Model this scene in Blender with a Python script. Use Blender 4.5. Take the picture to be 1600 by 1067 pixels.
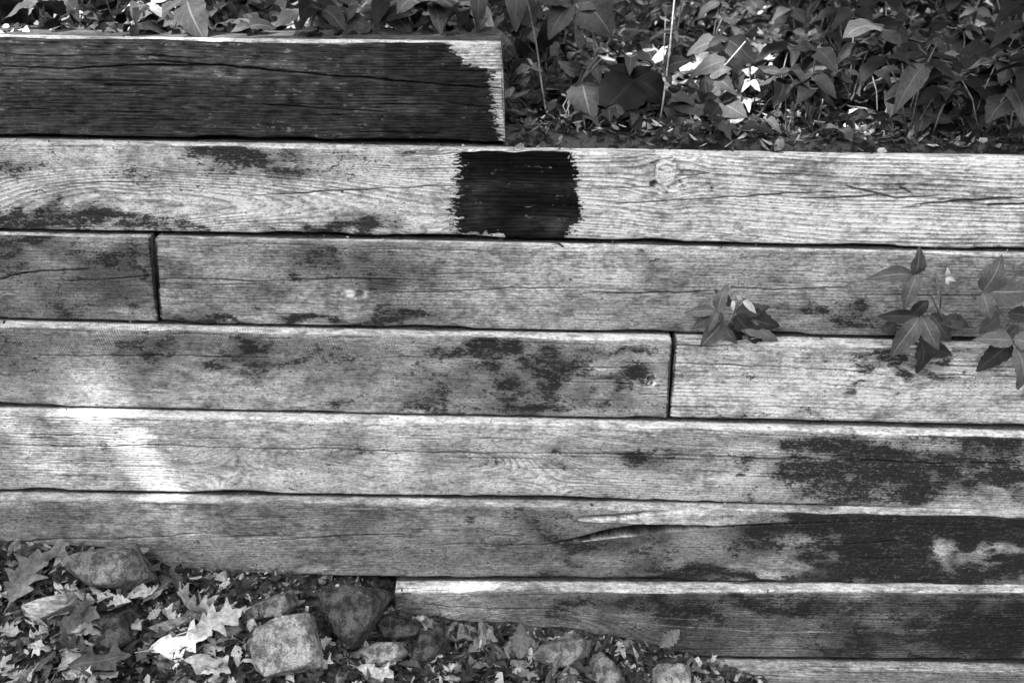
import bpy, math, random
import numpy as np
from mathutils import Vector, Matrix, noise as mnoise

# ------------------------------------------------------------------ clear
for o in list(bpy.data.objects):
    bpy.data.objects.remove(o)
scene = bpy.context.scene
C = scene.collection
RNG = random.Random(7)
NP = np.random.default_rng(11)

# ------------------------------------------------------------------ camera
ZTOP = 1.0                       # top of the uppermost timber
CAM = np.array([0.0, -1.4872, ZTOP + 0.2113])
PITCH, ROLL, YAW = 0.4283, 0.0209, 0.0023
FPX = 1600 * 35 / 36
cy, sy_, ct, st = math.cos(YAW), math.sin(YAW), math.cos(PITCH), math.sin(PITCH)
r0 = np.array([cy, -sy_, 0.0]); f0 = np.array([sy_ * ct, cy * ct, -st]); u0 = np.array([sy_ * st, cy * st, ct])
cr, sr = math.cos(ROLL), math.sin(ROLL)
RT, UP, FW = cr * r0 + sr * u0, cr * u0 - sr * r0, f0
cam_d = bpy.data.cameras.new('camera'); cam = bpy.data.objects.new('camera', cam_d); C.objects.link(cam)
M = Matrix.Identity(4)
for i in range(3):
    M[i][0], M[i][1], M[i][2], M[i][3] = RT[i], UP[i], -FW[i], CAM[i]
cam.matrix_world = M
cam_d.lens = 35; cam_d.sensor_width = 36; cam_d.clip_start = 0.05; cam_d.clip_end = 500
cam_d.dof.use_dof = True; cam_d.dof.focus_distance = 1.53; cam_d.dof.aperture_fstop = 4.2
scene.camera = cam

# ------------------------------------------------------------------ light
SUN = np.array([-0.46, -0.40, 0.79]); SUN /= np.linalg.norm(SUN)
world = bpy.data.worlds.new('World'); scene.world = world; world.use_nodes = True
wn = world.node_tree.nodes; wl = world.node_tree.links
sky = wn.new('ShaderNodeTexSky'); sky.sky_type = 'NISHITA'; sky.sun_disc = False
sky.sun_elevation = math.asin(SUN[2]); sky.sun_rotation = math.atan2(SUN[0], SUN[1])
bw = wn.new('ShaderNodeRGBToBW')                 # the photograph is black and white
wl.new(sky.outputs[0], bw.inputs[0]); wl.new(bw.outputs[0], wn['Background'].inputs[0])
wn['Background'].inputs[1].default_value = 0.15
sd = bpy.data.lights.new('sun', 'SUN'); sd.energy = 2.0; sd.angle = math.radians(0.53); sd.color = (1, 1, 1)
so = bpy.data.objects.new('sun', sd); C.objects.link(so)
so.rotation_euler = Vector(SUN).to_track_quat('Z', 'Y').to_euler(); so.location = Vector(SUN * 20)
vs = scene.view_settings
vs.view_transform = 'Standard'; vs.look = 'None'; vs.gamma = 1; vs.use_curve_mapping = False
vs.exposure = 3.0

# ------------------------------------------------------------------ helpers
def ray(px, py):
    d = FW + RT * ((px - 800) / FPX) - UP * ((py - 533.5) / FPX)
    return d
def at(px, py, Y):
    d = ray(px, py); s = (Y - CAM[1]) / d[1]
    return CAM + d * s
def atz(px, py, Z):
    d = ray(px, py); s = (Z - CAM[2]) / d[2]
    return CAM + d * s
def proj(P):
    q = P - CAM
    w = q @ FW
    return 800 + FPX * (q @ RT) / w, 533.5 - FPX * (q @ UP) / w

def vnoise(x, y, seed=0):
    x = np.asarray(x, float); y = np.asarray(y, float)
    xi = np.floor(x).astype(np.int64); yi = np.floor(y).astype(np.int64)
    fx = x - xi; fy = y - yi
    fx = fx * fx * fx * (fx * (fx * 6 - 15) + 10); fy = fy * fy * fy * (fy * (fy * 6 - 15) + 10)
    def h(a, b):
        n = (a * 374761393 + b * 668265263 + seed * 2147483629) & 0xffffffff
        n = ((n ^ (n >> 13)) * 1274126177) & 0xffffffff
        n = ((n ^ (n >> 16)) * 2246822519) & 0xffffffff
        return ((n ^ (n >> 15)) & 0xffffff) / 0xffffff
    a = h(xi, yi); b = h(xi + 1, yi); c = h(xi, yi + 1); d = h(xi + 1, yi + 1)
    return (a * (1 - fx) + b * fx) * (1 - fy) + (c * (1 - fx) + d * fx) * fy
def fbm(x, y, seed=0, oct=4):
    s = 0; a = 0.5; t = 0
    for k in range(oct):
        s = s + a * vnoise(x * 2 ** k, y * 2 ** k, seed + 17 * k); t += a; a *= 0.5
    return s / t
def sstep(a, b, x):
    t = np.clip((x - a) / (b - a), 0, 1); return t * t * (3 - 2 * t)

def link(o, parent=None):
    C.objects.link(o)
    if parent is not None: o.parent = parent
    return o
def tag(o, label=None, cat=None, group=None, kind=None):
    if label: o['label'] = label
    if cat: o['category'] = cat
    if group: o['group'] = group
    if kind: o['kind'] = kind
    return o
def empty(name, loc=(0, 0, 0)):
    o = bpy.data.objects.new(name, None); o.location = loc; o.empty_display_size = 0.05
    return link(o)
def np_mesh(name, V, F, attrs=None, smooth=True, vattrs=None):
    """V (n,3); F list of faces or (m,k) array"""
    me = bpy.data.meshes.new(name)
    V = np.ascontiguousarray(V, dtype=np.float32)
    if isinstance(F, np.ndarray):
        m, k = F.shape
        me.vertices.add(len(V)); me.vertices.foreach_set('co', V.ravel())
        me.loops.add(m * k); me.loops.foreach_set('vertex_index', np.ascontiguousarray(F, dtype=np.int32).ravel())
        me.polygons.add(m); me.polygons.foreach_set('loop_start', np.arange(0, m * k, k, dtype=np.int32))
        me.update(calc_edges=True)
    else:
        me.from_pydata(V.tolist(), [], F); me.update()
    for n, a in (attrs or {}).items():
        at_ = me.attributes.new(n, 'FLOAT', 'POINT'); at_.data.foreach_set('value', np.ascontiguousarray(a, dtype=np.float32).ravel())
    for n, a in (vattrs or {}).items():
        at_ = me.attributes.new(n, 'FLOAT_VECTOR', 'POINT'); at_.data.foreach_set('vector', np.ascontiguousarray(a, dtype=np.float32).ravel())
    if smooth: me.polygons.foreach_set('use_smooth', np.ones(len(me.polygons), dtype=bool))
    return me

# ------------------------------------------------------------------ material kit
class NT:
    def __init__(s, name):
        s.m = bpy.data.materials.new(name); s.m.use_nodes = True
        s.t = s.m.node_tree; s.bsdf = s.t.nodes['Principled BSDF']
    def n(s, typ, **kw):
        nd = s.t.nodes.new(typ)
        for k, v in kw.items(): setattr(nd, k, v)
        return nd
    def put(s, sock, v):
        if hasattr(v, 'is_output') or isinstance(v, bpy.types.NodeSocket): s.t.links.new(v, sock)
        else: sock.default_value = v
    def math(s, op, a, b=0.0, c=None, clamp=False):
        nd = s.n('ShaderNodeMath', operation=op, use_clamp=clamp)
        s.put(nd.inputs[0], a); s.put(nd.inputs[1], b)
        if c is not None: s.put(nd.inputs[2], c)
        return nd.outputs[0]
    def attr(s, name, vec=False):
        nd = s.n('ShaderNodeAttribute', attribute_name=name)
        return nd.outputs['Vector'] if vec else nd.outputs['Fac']
    def noise(s, vec, scale, detail=4, rough=0.55, mul=None, dist=0.0):
        if mul is not None:
            mp = s.n('ShaderNodeVectorMath', operation='MULTIPLY'); s.put(mp.inputs[0], vec); mp.inputs[1].default_value = mul; vec = mp.outputs[0]
        nd = s.n('ShaderNodeTexNoise'); s.put(nd.inputs['Vector'], vec)
        nd.inputs['Scale'].default_value = scale; nd.inputs['Detail'].default_value = detail; nd.inputs['Roughness'].default_value = rough
        nd.inputs['Distortion'].default_value = dist
        mr = s.n('ShaderNodeMapRange', clamp=True); s.put(mr.inputs[0], nd.outputs['Fac']); mr.inputs[1].default_value = 0.26; mr.inputs[2].default_value = 0.74
        return mr.outputs[0]
    def ss(s, v, a, b, lo=0.0, hi=1.0):
        nd = s.n('ShaderNodeMapRange', interpolation_type='SMOOTHSTEP'); s.put(nd.inputs[0], v)
        s.put(nd.inputs[1], a); s.put(nd.inputs[2], b); s.put(nd.inputs[3], lo); s.put(nd.inputs[4], hi)
        return nd.outputs[0]
    def mix(s, f, a, b):
        nd = s.n('ShaderNodeMix', data_type='FLOAT'); s.put(nd.inputs[0], f); s.put(nd.inputs[2], a); s.put(nd.inputs[3], b)
        return nd.outputs[0]
    def color(s, v):
        cb = s.n('ShaderNodeCombineColor')
        for i in range(3): s.put(cb.inputs[i], v)
        s.t.links.new(cb.outputs[0], s.bsdf.inputs['Base Color'])
    def bump(s, h, dist, strength=1.0):
        b = s.n('ShaderNodeBump'); b.inputs['Strength'].default_value = strength; b.inputs['Distance'].default_value = dist
        s.put(b.inputs['Height'], h); s.t.links.new(b.outputs[0], s.bsdf.inputs['Normal'])
    def rough(s, r, spec=0.25):
        s.put(s.bsdf.inputs['Roughness'], r); s.bsdf.inputs['Specular IOR Level'].default_value = spec

def timber_material():
    k = NT('weathered_timber')
    w = k.attr('grain_uv', True); ring = k.attr('ring'); tone = k.attr('tone'); stain = k.attr('stain')
    coat = k.attr('coat'); wear = k.attr('coat_wear'); saw = k.attr('saw'); dirt_shade = k.attr('dirt_shade'); rs = k.attr('ring_strength')
    fine = k.noise(w, 1, 5, 0.65, (34, 520, 1)); fine2 = k.noise(w, 1, 3, 0.6, (60, 1500, 1))
    mid = k.noise(w, 1, 5, 0.6, (5, 90, 1)); mott = k.noise(w, 1, 6, 0.68, (16, 30, 1)); speck = k.noise(w, 1, 4, 0.7, (190, 420, 1))
    speck2 = k.noise(w, 1, 3, 0.7, (420, 520, 1))
    fr = k.math('FRACT', ring)
    late = k.math('MULTIPLY', k.ss(fr, 0.35, 0.86), k.ss(fr, 1.0, 0.93))
    latev = k.math('MULTIPLY', late, k.math('MULTIPLY', rs, k.ss(mid, 0.25, 0.62, 0.25, 1.0)))
    # bare wood
    gran = k.noise(w, 1, 4, 0.65, (130, 240, 1)); gran2 = k.noise(w, 1, 4, 0.65, (45, 95, 1))
    v = k.math('MULTIPLY_ADD', fine, 0.5, 0.75)
    v = k.math('MULTIPLY', v, k.math('MULTIPLY_ADD', gran, 0.95, 0.52))
    v = k.math('MULTIPLY', v, k.math('MULTIPLY_ADD', gran2, 0.75, 0.62))
    v = k.math('MULTIPLY', v, k.math('MULTIPLY_ADD', fine2, 0.5, 0.75))
    v = k.math('MULTIPLY', v, k.math('MULTIPLY_ADD', mott, 1.0, 0.50))
    v = k.math('MULTIPLY', v, k.math('MULTIPLY_ADD', speck2, 0.5, 0.75))
    v = k.math('MULTIPLY', v, k.math('MULTIPLY_ADD', latev, -0.55, 1.0))
    v = k.math('MULTIPLY', k.math('POWER', v, 1.45), tone)
    # saw marks
    sx = k.n('ShaderNodeSeparateXYZ'); k.put(sx.inputs[0], w)
    ph = k.math('ADD', k.math('MULTIPLY', sx.outputs[0], 1500.0), k.math('MULTIPLY', sx.outputs[1], 520.0))
    ph = k.math('ADD', ph, k.math('MULTIPLY', k.noise(w, 1, 2, 0.5, (9, 6, 1)), 14.0))
    sm = k.math('MULTIPLY', k.math('MULTIPLY_ADD', k.math('SINE', ph), 0.5, 0.5), k.math('MULTIPLY', saw, k.ss(mott, 0.35, 0.6)))
    v = k.math('MULTIPLY', v, k.math('MULTIPLY_ADD', sm, -0.5, 1.0))
    # mould and grime
    tint = k.ss(k.math('ADD', stain, k.math('MULTIPLY_ADD', gran2, 0.5, -0.25)), 0.05, 0.95)
    v = k.math('MULTIPLY', v, k.math('MULTIPLY_ADD', k.math('MULTIPLY', tint, k.math('MULTIPLY_ADD', gran, 0.8, 0.4)), -0.50, 1.0))
    s = k.math('ADD', k.math('MINIMUM', k.math('MULTIPLY', stain, 1.0), 1.2), k.math('MULTIPLY_ADD', speck, 1.3, -0.65))
    s = k.math('ADD', s, k.math('MULTIPLY_ADD', gran2, 1.2, -0.6))
    s = k.math('ADD', s, k.math('MULTIPLY_ADD', gran, 1.3, -0.65))
    s = k.math('ADD', s, k.math('MULTIPLY_ADD', mott, 1.1, -0.55))
    s = k.math('ADD', s, k.math('MULTIPLY_ADD', fine, 0.7, -0.35))
    s = k.math('ADD', s, k.math('MULTIPLY', latev, 0.15))
    mould = k.math('MULTIPLY', k.ss(s, 0.36, 1.15), 0.95)
    v = k.mix(mould, v, k.math('MULTIPLY_ADD', k.math('MULTIPLY', k.math('MULTIPLY', gran, speck), k.math('MULTIPLY_ADD', gran2, 1.2, 0.3)), 0.05, 0.003))
    # dark coating, dry-brushed at its edge and worn through in flecks
    cn = k.noise(w, 1, 4, 0.7, (120, 330, 1)); cs = k.noise(w, 1, 5, 0.66, (40, 105, 1)); cs2 = k.noise(w, 1, 4, 0.66, (130, 320, 1))
    cm = k.math('ADD', coat, k.math('MULTIPLY_ADD', cn, 0.75, -0.375)); cm = k.math('ADD', cm, k.math('MULTIPLY_ADD', gran2, 0.5, -0.25))
    cm = k.math('ADD', cm, k.math('MULTIPLY_ADD', late, 0.08, -0.03))
    cm = k.math('ADD', cm, k.math('MULTIPLY_ADD', gran, 0.5, -0.25))
    cm = k.ss(cm, 0.44, 0.56)
    wr = k.math('ADD', wear, k.math('MULTIPLY_ADD', cs, 1.5, -0.75))
    wr = k.math('ADD', wr, k.math('MULTIPLY_ADD', cs2, 0.8, -0.4))
    wr = k.ss(wr, 0.50, 0.85)
    big = k.noise(w, 1, 3, 0.5, (4, 12, 1))
    wr = k.math('MULTIPLY', wr, k.ss(big, 0.25, 0.7, 0.35, 1.0))
    film = k.math('MULTIPLY_ADD', k.math('MULTIPLY', k.math('MULTIPLY', fine, gran2), k.ss(big, 0.1, 0.9, 0.45, 1.0)), k.math('MULTIPLY', wear, 0.85), k.math('MULTIPLY_ADD', k.math('MULTIPLY', late, wear), 0.05, 0.002))  # grain ridges coloured lighter in the film, as if the relief were lit
    cv = k.mix(wr, film, k.math('MULTIPLY', v, 0.42))
    v = k.mix(cm, v, cv)
    v = k.math('MULTIPLY', v, k.math('MULTIPLY_ADD', dirt_shade, -0.85, 1.0))
    v = k.math('MINIMUM', v, 0.75)
    k.color(v)
    h = k.math('ADD', k.math('MULTIPLY', fine, 0.6), k.math('MULTIPLY', late, 0.35))
    h = k.math('ADD', h, k.math('MULTIPLY', speck, 0.25))
    k.bump(h, 0.0012, 0.55)
    k.rough(0.85, 0.04)
    return k.m
MAT_T = timber_material()

def leaf_material(name, lo, hi, vein, rough=0.45, trans=0.0, blotch=0.7):
    k = NT(name)
    lv = k.attr('leaf_uv', True); sx = k.n('ShaderNodeSeparateXYZ'); k.put(sx.inputs[0], lv)
    a, c = sx.outputs[0], k.math('ABSOLUTE', sx.outputs[1])
    oi = k.n('ShaderNodeObjectInfo')
    base = k.mix(oi.outputs['Random'], lo, hi)
    tc = k.n('ShaderNodeTexCoord')
    nz = k.noise(tc.outputs['Object'], 40, 4)
    nz2 = k.noise(tc.outputs['Object'], 9, 5, 0.65)
    base = k.math('MULTIPLY', base, k.math('MULTIPLY_ADD', nz, 0.5, 0.75)); base = k.math('MULTIPLY', base, k.math('MULTIPLY_ADD', nz2, blotch, 1.0 - blotch * 0.5))
    mid = k.ss(c, 0.075, 0.02)
    sv = k.math('FRACT', k.math('ADD', k.math('MULTIPLY', a, 6.0), k.math('MULTIPLY', c, -2.2)))
    sv = k.math('MULTIPLY', k.ss(k.math('ABSOLUTE', k.math('SUBTRACT', sv, 0.5)), 0.09, 0.02), 0.22)
    vv = k.math('MAXIMUM', mid, sv)
    k.color(k.mix(k.math('MULTIPLY', vv, 0.55), base, vein))
    k.bump(k.math('ADD', k.math('MULTIPLY', sv, -1.0), k.math('MULTIPLY', nz, 0.4)), 0.001, 0.5)
    k.rough(rough, 0.08)
    if trans: k.bsdf.inputs['Transmission Weight'].default_value = 0.0
    return k.m
MAT_LEAF = leaf_material('green_leaf', 0.030, 0.066, 0.15)
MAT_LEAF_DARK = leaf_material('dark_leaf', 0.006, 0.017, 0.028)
MAT_LEAF_SUNLIT = leaf_material('sunlit_leaf', 0.15, 0.24, 0.34)  # pale albedo stands in for sunlight on the leaves
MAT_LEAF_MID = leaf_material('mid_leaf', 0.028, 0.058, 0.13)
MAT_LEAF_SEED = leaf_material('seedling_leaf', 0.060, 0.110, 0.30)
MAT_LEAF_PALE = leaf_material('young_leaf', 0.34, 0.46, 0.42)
MAT_DRY_PALE = leaf_material('dry_leaf_pale', 0.28, 0.50, 0.40, 0.7, blotch=1.3)
MAT_DRY = leaf_material('dry_leaf', 0.06, 0.16, 0.16, 0.7, blotch=1.3)
MAT_DRY_DARK = leaf_material('dry_leaf_dark', 0.025, 0.07, 0.08, 0.7, blotch=1.3)

def simple_material(name, lo, hi, scale=40, rough=0.9, bump=0.002, rnd=True):
    k = NT(name)
    tc = k.n('ShaderNodeTexCoord')
    a = k.noise(tc.outputs['Object'], scale, 6, 0.65); b = k.noise(tc.outputs['Object'], scale * 7, 4, 0.7)
    v = k.mix(k.ss(a, 0.3, 0.7), lo, hi)
    v = k.math('MULTIPLY', v, k.math('MULTIPLY_ADD', b, 1.1, 0.45))
    k.color(v); k.bump(k.math('ADD', a, k.math('MULTIPLY', b, 0.5)), bump, 0.7); k.rough(rough, 0.05)
    return k.m
MAT_SOIL = simple_material('dark_soil', 0.012, 0.07, 60, 0.95, 0.004)
MAT_BARK = simple_material('bark', 0.02, 0.06, 18, 0.95, 0.01)
MAT_STEM = simple_material('plant_stem', 0.10, 0.20, 30, 0.6, 0.0005)
MAT_STEM_PALE = simple_material('dry_stem', 0.25, 0.45, 30, 0.7, 0.0005)
MAT_CANOPY = simple_material('canopy_leaf', 0.04, 0.08, 5, 0.6, 0.001)
def stone_material(name, lo, hi):
    k = NT(name)
    tc = k.n('ShaderNodeTexCoord'); o = tc.outputs['Object']
    a = k.noise(o, 22, 5, 0.6); b = k.noise(o, 330, 4, 0.75); c = k.noise(o, 900, 2, 0.7); d = k.noise(o, 75, 5, 0.7)
    v = k.mix(k.ss(a, 0.3, 0.7), lo, hi)
    v = k.math('MULTIPLY', v, k.ss(b, 0.2, 0.8, 0.65, 1.3))
    v = k.math('MULTIPLY', v, k.ss(c, 0.2, 0.8, 0.75, 1.2))
    v = k.math('MULTIPLY', v, k.ss(d, 0.33, 0.6, 0.5, 1.15))
    k.color(v); k.bump(k.math('ADD', d, k.math('MULTIPLY', b, 0.6)), 0.004, 0.9); k.rough(0.95, 0.05)
    return k.m
MAT_STONE_P = stone_material('pale_stone', 0.28, 0.42)
MAT_STONE_M = stone_material('grey_stone', 0.16, 0.28)
MAT_STONE_D = stone_material('dark_stone', 0.06, 0.12)

# ------------------------------------------------------------------ the timber wall
STEP = 0.0243
def YR(r): return -(r - 1) * STEP + (0.0115 if r >= 3 else 0.0)      # face of row r
def tri_dist(px, py, pts):
    """distance in photo pixels to a polyline and arc parameter"""
    best = np.full(px.shape, 1e9); par = np.zeros(px.shape)
    L = [0]
    for a, b in zip(pts[:-1], pts[1:]): L.append(L[-1] + math.hypot(b[0] - a[0], b[1] - a[1]))
    for i, (a, b) in enumerate(zip(pts[:-1], pts[1:])):
        dx, dy = b[0] - a[0], b[1] - a[1]; l2 = dx * dx + dy * dy
        t = np.clip(((px - a[0]) * dx + (py - a[1]) * dy) / l2, 0, 1)
        d = np.hypot(px - a[0] - t * dx, py - a[1] - t * dy)
        m = d < best
        best[m] = d[m]; par[m] = (L[i] + t[m] * math.sqrt(l2)) / L[-1]
    return best, par

def blobs(px, py, lst, p=1.3):
    s = np.zeros(px.shape)
    for cx, cy_, rx, ry, a in lst:
        d2 = ((px - cx) / rx) ** 2 + ((py - cy_) / ry) ** 2
        s = s + a * np.exp(-d2 ** p)
    return s

WALL = empty('timber_wall', (0, 0, 0))
tag(WALL, 'weathered horizontal timber retaining wall stepped back row by row', 'wall')

def timber(label, row, top, bot, left=None, right=None, yoff=(0, 0), tone=0.3, tone_blobs=(), stain=0.0, stain_blobs=(),
           coat=None, wear=None, knots=(), cracks=(), spacing=0.0045, ring_strength=0.7, saw=None, slope=0.0, seed=0, wave=0.012,
           extra=None, top_tone=None, relief=1.0, flame=None):
    Yf = YR(row)
    yl = Yf + yoff[0]; yr = Yf + yoff[1]
    ya = (yl + yr) / 2
    tp = np.array([at(x, y, ya)[[0, 2]] for x, y in top]); bp = np.array([at(x, y, ya)[[0, 2]] for x, y in bot])
    ft = np.polyfit(tp[:, 0], tp[:, 1], 2 if len(tp) > 3 else 1); fb = np.polyfit(bp[:, 0], bp[:, 1], 2 if len(bp) > 3 else 1)
    def end(e, default):
        if e is None: return (default, default)
        return (at(e[0][0], e[0][1], ya)[0], at(e[1][0], e[1][1], ya)[0])      # X at top, X at bottom
    le = end(left, -2.1); re = end(right, 2.1)
    length = max(re) - min(le)
    lo_, hi_ = min(le), max(re); fa, fb_ = max(lo_, -0.95), min(hi_, 0.95)
    Xc = np.linspace(fa, fb_, int((fb_ - fa) / 0.0024))
    if lo_ < fa - 0.02: Xc = np.concatenate([np.linspace(lo_, fa, int((fa - lo_) / 0.012), endpoint=False), Xc])
    if hi_ > fb_ + 0.02: Xc = np.concatenate([Xc, np.linspace(hi_, fb_, int((hi_ - fb_) / 0.012), endpoint=False)[::-1]])
    nu = len(Xc); u = (Xc - lo_) / length
    Xb = np.clip(Xc, -0.95, 0.95)
    H = float(np.mean(np.polyval(ft, Xb) - np.polyval(fb, Xb)))
    R = 0.0030
    nf = int((H - 2 * R) / 0.00088)
    prof = []   # (kind, depth behind face, height fraction / offset, normal y, normal z, arc)
    for d in (0.14, 0.09, 0.05, 0.028, 0.014): prof.append((d, 0.0, 0.0, 0, -1))
    for k in range(4):
        a = math.pi / 2 * k / 3
        prof.append((R - R * math.sin(a), 0.0, R - R * math.cos(a), -math.sin(a), -math.cos(a)))
    for k in range(1, nf): prof.append((0.0, k / nf, 1e9, -1, 0))
    for k in range(5):
        a = math.pi / 2 * k / 4
        prof.append((R - R * math.cos(a), 1.0, -(R - R * math.sin(a)), -math.cos(a), math.sin(a)))
    for d in (0.0062, 0.008, 0.010, 0.0122, 0.0145, 0.017, 0.0195, 0.022, 0.025, 0.028, 0.032, 0.037, 0.045, 0.06, 0.09, 0.14): prof.append((d, 1.0, 0.0, 0, 1))
    nt = len(prof)
    dep = np.array([p[0] for p in prof]); frac = np.array([p[1] for p in prof]); off = np.array([p[2] for p in prof])
    ny = np.array([p[3] for p in prof]); nz = np.array([p[4] for p in prof])
    front = off > 1e8
    zt = np.polyval(ft, Xb) - 0.0004; zb = np.polyval(fb, Xb) + 0.0010
    Z = np.empty((nu, nt)); Y = np.empty((nu, nt)); X = np.empty((nu, nt))
    yface = yl + (yr - yl) * (Xc - (-0.8)) / 1.6
    for j in range(nt):
        if front[j]: Z[:, j] = zb + R + frac[j] * (zt - zb - 2 * R)
        else: Z[:, j] = np.where(frac[j] < 0.5, zb, zt) + off[j]
        Y[:, j] = yface + dep[j]
    tt = np.clip((Z - zb[:, None]) / (zt - zb)[:, None], 0, 1)
    xl = le[1] + (le[0] - le[1]) * tt; xr = re[1] + (re[0] - re[1]) * tt
    X = xl + u[:, None] * (xr - xl)
    # saw-cut ends are a little ragged
    if left is not None: X += (np.exp(-u * length / 0.006))[:, None] * (vnoise(Z * 260, Z * 0 + 3, seed + 5) - 0.5) * 0.004
    if right is not None: X += (np.exp(-(1 - u) * length / 0.006))[:, None] * (vnoise(Z * 260, Z * 0 + 9, seed + 6) - 0.5) * 0.004
    P = np.stack([X, Y, Z], -1)
    pf = P.copy(); pf[..., 1] = yface[:, None] + np.where(dep > R, dep, 0)[None, :]
    px, py = proj(pf.reshape(-1, 3)); px = px.reshape(nu, nt); py = py.reshape(nu, nt)
    onfront = ((ny < -0.5) | front)
    # ---- arc coordinate across the grain
    arc = np.zeros(nt)
    arcb = Z - zb[:, None]                       # along the face
    topd = np.where((frac > 0.5) & (~front), dep, 0)
    botd = np.where((frac < 0.5) & (~front), dep, 0)
    T = arcb + topd[None, :] - botd[None, :]
    # ---- growth rings
    g = T + slope * X + wave * (fbm(X * 1.6 + seed, T * 4, seed + 1, 3) - 0.5) + 0.004 * (fbm(X * 9, T * 30, seed + 2, 3) - 0.5)
    for fx_, fy_, rx_, dr, hw in (flame or ()):
        fp = at(fx_, fy_, ya); ft0 = fp[2] - np.interp(fp[0], Xc, zb)
        wv = np.exp(-np.abs((X - fp[0]) / (rx_ / 1000.)) ** 4)
        tw_ = T - ft0 + 0.012 * (fbm(X * 5, T * 9, seed + 15, 3) - 0.5)
        F_ = dr * 0.085 * (X - fp[0]) * (1 + 0.5 * (fbm(X * 6, T * 6, seed + 16, 2) - 0.5)) + (tw_ / hw) ** 2 * 0.022
        g = g * (1 - wv) + wv * F_
    rings_extra = np.zeros_like(g); kn_pale = np.zeros_like(g); disp = np.zeros_like(g); dirt_shade = np.zeros_like(g); kmask = np.zeros_like(g)
    for kx, ky, rx, ry, amp, pale, hole in knots:
        kp = at(kx, ky, ya); k0 = kp[0]; kt = kp[2] - np.interp(kp[0], Xc, zb)
        sx = rx / 1000.; sz = ry / 1000.
        dx = (X - k0) / sx; dz = (T - kt) / sz
        w_ = np.exp(-(dx / 2.6) ** 2 - (dz / 2.4) ** 2)
        g = g - amp * w_ * (T - kt) + 0.15 * sz * w_ * np.sin(dx * 1.7)
        rr = np.sqrt(dx ** 2 + dz ** 2) * (1 + 0.8 * (fbm(dx * 1.3 + 9, dz * 1.3, seed + 8, 3) - 0.5))
        big_k = 1.0 if rx * ry > 250 else 0.25
        inside = sstep(1.15, 0.85, rr) * onfront[None, :]
        kmask = np.maximum(kmask, inside)
        rings_extra = np.where(rr < 1.0, rr * (4.0 if big_k == 1 else 1.0), rings_extra)
        kn_pale += pale * sstep(1.25, 0.6, rr)
        disp += big_k * inside * 0.0012 - big_k * 0.0016 * np.exp(-((rr - 1.05) / 0.12) ** 2) * onfront[None, :]
        dirt_shade += big_k * 0.6 * np.exp(-((rr - 1.06) / 0.10) ** 2) * fbm(dx * 3, dz * 3, seed + 4, 2) * 1.4
        if hole:
            hx, hy, hr = hole
            hd = np.hypot((px - hx) / hr, (py - hy) / (hr * 0.9)) * (1 + 0.9 * (fbm(px * 0.12, py * 0.12, seed + 3, 3) - 0.5))
            hm = sstep(1.1, 0.7, hd) * onfront[None, :]
            disp -= hm * 0.014; dirt_shade += hm * 0.5
    ring = g / spacing
    ring = ring + 1.3 * (vnoise(g / spacing * 0.31, X * 0.5, seed + 21) - 0.5)
    ring = np.where(kmask > 0.5, rings_extra + 50, ring)
    # ---- relief
    fr = ring - np.floor(ring)
    rstr = np.clip(ring_strength * (0.45 + 1.1 * fbm(X * 3 + seed, T * 16, seed + 31, 3)), 0, 1.2)
    late = sstep(0.35, 0.86, fr) * sstep(1.0, 0.93, fr)
    disp += relief * (0.0005 * (late - 0.4) * rstr + 0.0006 * (fbm(X * 60, T * 420, seed + 41, 3) - 0.5) + 0.0016 * (fbm(X * 6, T * 25, seed + 42, 3) - 0.5))
    # short checks along the grain
    chk = fbm(X * 7 + 3 * seed, T * 330, seed + 51, 2)
    chm = sstep(0.77, 0.86, chk) * sstep(0.40, 0.62, fbm(X * 3, T * 20, seed + 52, 2))
    disp -= 0.002 * chm; dirt_shade += 0.55 * chm
    # arris wear
    corner = ((ny < -0.01) & (np.abs(nz) > 0.01))
    wearn = np.maximum(0, fbm(X * 7, T * 0 + 2, seed + 61, 4) - 0.45)
    near_top = np.exp(-((T - H) / 0.006) ** 2); near_bot = np.exp(-(T / 0.005) ** 2)
    disp -= near_top * wearn * 0.016 + near_bot * np.maximum(0, fbm(X * 9, T * 0 + 5, seed + 62, 4) - 0.5) * 0.02
    # splinters along the top arris
    spl = sstep(0.60, 0.70, fbm(X * 12, T * 200, seed + 63, 3)) * np.exp(-((T - H) / 0.012) ** 2)
    disp -= spl * 0.0025; dirt_shade += spl * 0.25
    wob = 2.2 * (vnoise(px * 0.03, py * 0 + seed, seed + 71) - 0.5) + 1.2 * (vnoise(px * 0.11, py * 0 + seed, seed + 72) - 0.5)
    for pts, wid, depth in cracks:
        d, par = tri_dist(px, py + wob, pts)
        taper = np.minimum(1, np.minimum(par, 1 - par) * 8 + 0.15) * (0.55 + 0.9 * vnoise(px * 0.02, py * 0, seed + 73))
        m = np.exp(-(d / np.maximum(wid * 1.25 * taper, 0.5)) ** 2) * onfront[None, :]
        disp -= depth * m; dirt_shade = np.maximum(dirt_shade, 0.92 * m)
    # ---- colour masks
    wx = 110 * (fbm(px * 0.016, py * 0.035, seed + 81, 5) - 0.5); wy = 44 * (fbm(px * 0.02, py * 0.04, seed + 82, 5) - 0.5)
    tn = tone * (1 + blobs(px + wx, py + wy, tone_blobs))
    tn = tn * (0.62 + 0.76 * fbm(X * 7, T * 22, seed + 83, 4)) + kn_pale
    tn = np.clip(tn, 0.02, 0.72)
    stn = stain + 1.85 * (0.25 + 1.45 * fbm(px * 0.035, py * 0.07, seed + 87, 4)) * blobs(px + wx, py + wy, [(a, b, c * 1.1, d * 1.15, e) for a, b, c, d, e in stain_blobs], 0.72)
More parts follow.
